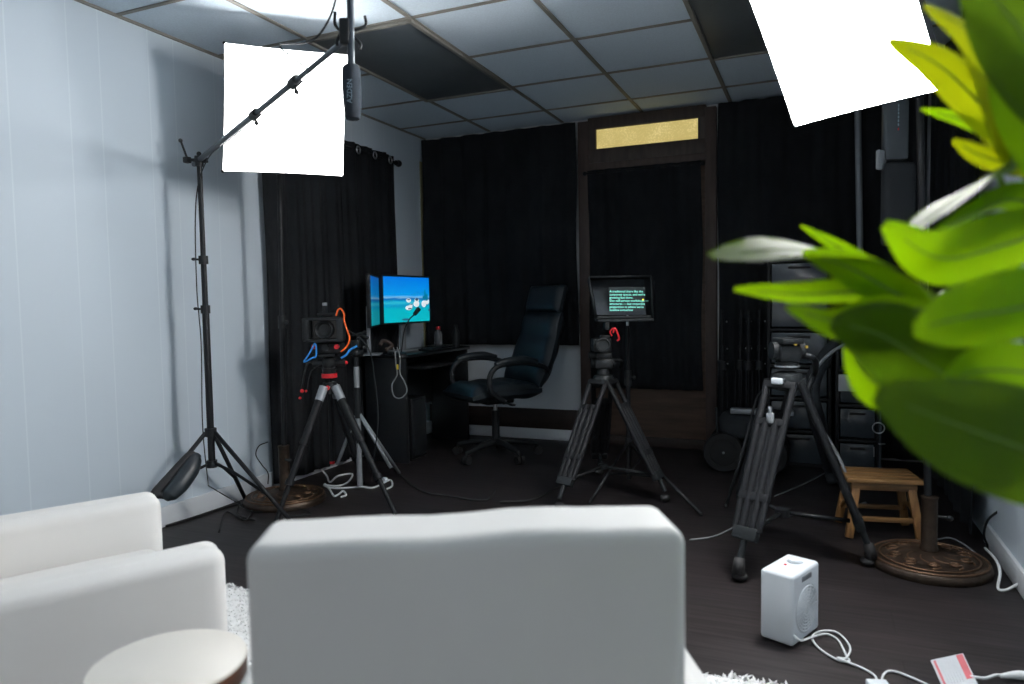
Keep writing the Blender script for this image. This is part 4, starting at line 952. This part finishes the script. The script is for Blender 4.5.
# warning tag on its cord
t = thing('warning_tag', 'white warning tag with red edges on the floor at the lower right', 'tag', fl(955, 672))
P = [fl(930.5, 661.5, .004), fl(944, 692, .004), fl(978, 686, .010), fl(963, 654.5, .008)]; P = [p+V((0, 0, .004)) for p in P]
quad([P[0], P[1], P[2], P[3]], .0012, 'card', 'paper', t)
lp = lambda u, v: (P[0]*(1-u)+P[3]*u)*(1-v)+(P[1]*(1-u)+P[2]*u)*v+V((0, 0, .0012))
quad([lp(.76, .03), lp(.76, .8), lp(.96, .8), lp(.96, .03)], .0006, 'red_band', 'redtxt', t)
quad([lp(.06, .05), lp(.06, .9), lp(.13, .9), lp(.13, .05)], .0006, 'red_band', 'redtxt', t)
qb = MB()
for k in range(6):
    a = lp(.22+.085*k, .12)+V((0, 0, .0006)); b = lp(.22+.085*k, .85)+V((0, 0, .0006)); qb.tube([a, b], .0007, 4, smooth=False)
qb.build('print_line', 'recess', t)
MB().tube([lp(.9, .75), G(985, 678, .012), G(996, 675, .012), G(1004, 676, .012)], .004, 8).build('cord', 'cord', t)
MB().tube([G(1001, 676, .014), G(1018, 675, .014), G(1032, 677, .014)], [.006, .012, .013], 10).build('plug', 'cord', t)

# ------------------------------------------------------------------ cords and floor cables
def cable(label, pts, r, mt, ct='cable', z=.006):
    P = [fl(p[0], p[1], p[2] if len(p) > 2 else z) for p in pts]
    return tag(MB().tube(P, r, 7).build('cable', mt), label, ct)
tag(MB().tube([fl(985, 548, .03), fl(996, 560, .06), fl(1000, 573, .05), fl(998, 588, .008), fl(1006, 590, .008), fl(1020, 583, .03), fl(1030, 580, .05)], .005, 8).build('cable', 'cord'), 'white cord looping by the right wall baseboard', 'cable')
tag(MB().tube([at(1012, 500, 2.95), at(1000, 510, 2.95), at(988, 520, 2.97), at(984, 535, 3.0), at(988, 550, 3.02), at(978, 560, 2.9)], .005, 7).build('cable', 'black'), 'black cable hanging down by the right wall above the white cord', 'cable')
cable('thin grey cable curving behind the right bronze base', [(935, 540), (950, 538), (965, 545), (978, 556), (985, 565)], .004, 'greycord')
cable('white cable bundle tangled on the floor under the photo tripod', [(322, 470, .03), (327, 476), (330, 482), (338, 476), (352, 474), (348, 482), (338, 486), (324, 485), (332, 488), (345, 488), (362, 487), (372, 488), (380, 485), (390, 480), (392, 486), (384, 490)], .006, 'cord')
cable('short white cable curl at the front of the white bundle', [(325, 484), (330, 490), (334, 496), (339, 494), (343, 491), (346, 495), (341, 497)], .006, 'cord')
t = thing('power_adapter', 'round white power adapter on the floor right of the photo tripod', 'power adapter', fl(384, 481))
MB().box((.055, .05, .03), fl(383, 480, .016), rotz(.5), bev=.012, seg=3).build('body', 'white', t)
MB().cyl(fl(383, 480, .031), fl(383, 480, .034), .012).build('cap', 'silver', t)
cable('black cable trailing across the floor between the desk and the teleprompter tripod', [(395, 470), (420, 490), (450, 496), (485, 500), (497, 488)], .006, 'rubber')
cable('black cable snaking behind the foreground armchair toward the teleprompter', [(500, 502), (530, 500), (556, 488), (575, 480)], .006, 'rubber')
cable('black cable loops lying between the boom stand and the left bronze base', [(219, 532), (226, 512), (245, 520), (252, 508), (240, 505), (238, 515), (255, 520)], .004, 'rubber')
cable('black cable along the left baseboard under the boom stand', [(166, 526), (195, 517), (225, 507), (240, 503)], .006, 'rubber')
cable('grey cable on the floor left of the big tripod leg', [(690, 540), (715, 536), (740, 524), (752, 519)], .004, 'greycord')
cable('dim grey cable on the floor right of the big tripod leg', [(775, 496), (795, 488), (812, 480), (830, 470)], .004, 'greycord')
tag(MB().tube([at(268, 442, 3.9), at(259, 446, 3.9), at(256, 455, 3.9), at(262, 465, 3.92), at(268, 473, 3.95), at(268, 484, 4.0)], .003, 6).build('cable', 'black'), 'thin black cable hanging at the edge of the left curtain', 'cable')

# ------------------------------------------------------------------ foreground plant
pot = V((3.40, .72, 0))
t = thing('potted_plant', 'large leafy green plant at the right edge of the foreground', 'plant', pot)
MB().lathe([(0, 0), (.11, 0), (.12, .01), (.15, .30), (.155, .31), (.145, .31), (.135, .29), (0, .28)], MX.Translation(pot), 36).build('pot', 'terracotta', t)
MB().lathe([(0, .275), (.13, .28), (.132, .286), (0, .295)], MX.Translation(pot), 24).build('soil', 'soil', t)
def leaf(pts, hw, roll=0, curl=.25, mt='leaf', pet=None, prof=None, wav=.0, aim=None):
    """pts: (px, py, depth) base to tip of the midrib; hw half width in px at the widest; roll about the midrib"""
    P = cat([at(*p) for p in pts], 8); N = len(P)-1; d0 = pts[len(pts)//2][2]; W = hw*d0/F
    mb = MB(); b = mb.bm; rows = []; nu = 8
    for i, p in enumerate(P):
        u = i/N; tg = (P[min(i+1, N)]-P[max(i-1, 0)]).normalized()
        sd = tg.cross(FW).normalized(); nn = sd.cross(tg).normalized()        # sd in the picture's plane, nn along the view
        sd2 = sd*math.cos(roll)+nn*math.sin(roll); n2 = sd2.cross(tg)
        if aim:
            hv = (aim-p).normalized()+(CAM-p).normalized(); n2 = (hv-tg*hv.dot(tg)).normalized(); sd2 = tg.cross(n2)
        w = W*((math.sin(PI*min(1, u*.94+.03)**.8)**.75) if prof is None else prof(u))
        row = []
        for k in range(nu+1):
            v = 2*k/nu-1
            row.append(b.verts.new(p+sd2*w*v+n2*(curl*w*(v*v)+wav*W*math.sin(7*u+2*v))))
        rows.append(row)
    fs_ = []
    for A, B in zip(rows, rows[1:]):
        for k in range(nu): fs_.append(b.faces.new((A[k], A[k+1], B[k+1], B[k])))
    bmesh.ops.solidify(b, geom=fs_, thickness=.0007)
    lf = mb.build('leaf', mt, t, ang=60)
    MB().tube(P[:int(N*.9)+1], [.0022, .0007], 6, smooth=False).build('midrib', 'stem', lf)
    b0 = P[0]; e = pot+V((0, 0, .29))
    MB().tube([e+V((random.uniform(-.05, .05), random.uniform(-.05, .05), 0)), e+(b0-e)*.45+V((.05, -.03, .12)), b0+(b0-P[2]).normalized()*.05, b0], [.006, .005, .004, .003], 8).build('stem', 'stem', t)
    return lf
# upper lobes
leaf([(1010, 150, .82), (985, 110, .80), (940, 66, .78), (888, 40, .76)], 20, .5, .4, 'leafy')
leaf([(1012, 165, .80), (1004, 100, .78), (978, 40, .76), (925, 4, .74)], 24, -.3, .35, 'leafy')
leaf([(1060, 130, .68), (1036, 60, .66), (1000, 5, .65), (960, -30, .64)], 42, .3, .2, 'leafshade')
leaf([(1075, 200, .70), (1045, 150, .70), (1015, 90, .70), (1000, 40, .71)], 26, .5, .3, 'leaf')
leaf([(1050, 150, .84), (1000, 134, .84), (960, 119, .83), (921, 109, .82)], 8, .7, .3, 'leaf')
leaf([(1060, 175, .82), (1015, 165, .81), (980, 155, .80), (953, 140, .79)], 12, .6, .3, 'leafy')
# middle
leaf([(1060, 140, .80), (1005, 166, .79), (958, 196, .78), (906, 236, .77)], 60, 0, .05, 'leafw', aim=V((3.0, 3.0, 2.05)))
leaf([(1090, 215, .72), (1010, 243, .71), (940, 258, .70), (884, 224, .69)], 33, .25, .3, 'leaf')
leaf([(1080, 240, .76), (1020, 200, .76), (970, 215, .76), (930, 235, .76)], 18, .9, .3, 'leaf')
leaf([(940, 305, .78), (860, 262, .78), (790, 249, .77), (710, 257, .76)], 60, 0, .05, 'leafw', aim=V((3.0, 3.0, 2.05)))
leaf([(935, 300, .80), (880, 270, .80), (835, 245, .80), (801, 226, .80)], 7, .6, .3, 'leaf')
leaf([(930, 310, .74), (890, 290, .74), (850, 268, .73), (803, 252, .72)], 20, .4, .3, 'leaf')
leaf([(930, 305, .76), (870, 292, .76), (800, 294, .75), (734, 289, .74)], 15, .6, .25, 'leaf')
leaf([(950, 310, .72), (890, 310, .72), (840, 322, .71), (786, 306, .70)], 22, -.5, .3, 'leaf')
# lower
leaf([(990, 400, .68), (930, 365, .68), (880, 335, .68), (832, 322, .68)], 42, .2, .2, 'leafshade')
leaf([(1000, 375, .72), (930, 385, .72), (875, 382, .71), (846, 345, .70)], 28, -.4, .35, 'leaf')
leaf([(1110, 275, .62), (1030, 305, .62), (960, 318, .61), (913, 330, .60)], 40, .3, .25, 'leaf')
leaf([(1110, 380, .66), (1050, 375, .66), (990, 370, .65), (945, 380, .65)], 32, -.2, .2, 'leaf')
leaf([(1130, 500, .60), (1040, 455, .60), (955, 424, .59), (876, 393, .58)], 58, .15, .12, 'leafshade')

# ------------------------------------------------------------------ light and view
w = bpy.data.worlds.new('world'); bpy.context.scene.world = w; w.use_nodes = True
bg_ = w.node_tree.nodes['Background']; bg_.inputs['Color'].default_value = (.95, .98, 1, 1); bg_.inputs['Strength'].default_value = .30
s = bpy.context.scene
s.view_settings.view_transform = 'Standard'; s.view_settings.look = 'None'; s.view_settings.exposure = .55; s.view_settings.gamma = 1; s.view_settings.use_curve_mapping = False
s.cycles.use_denoising = True; s.cycles.max_bounces = 8; s.cycles.sample_clamp_indirect = 6
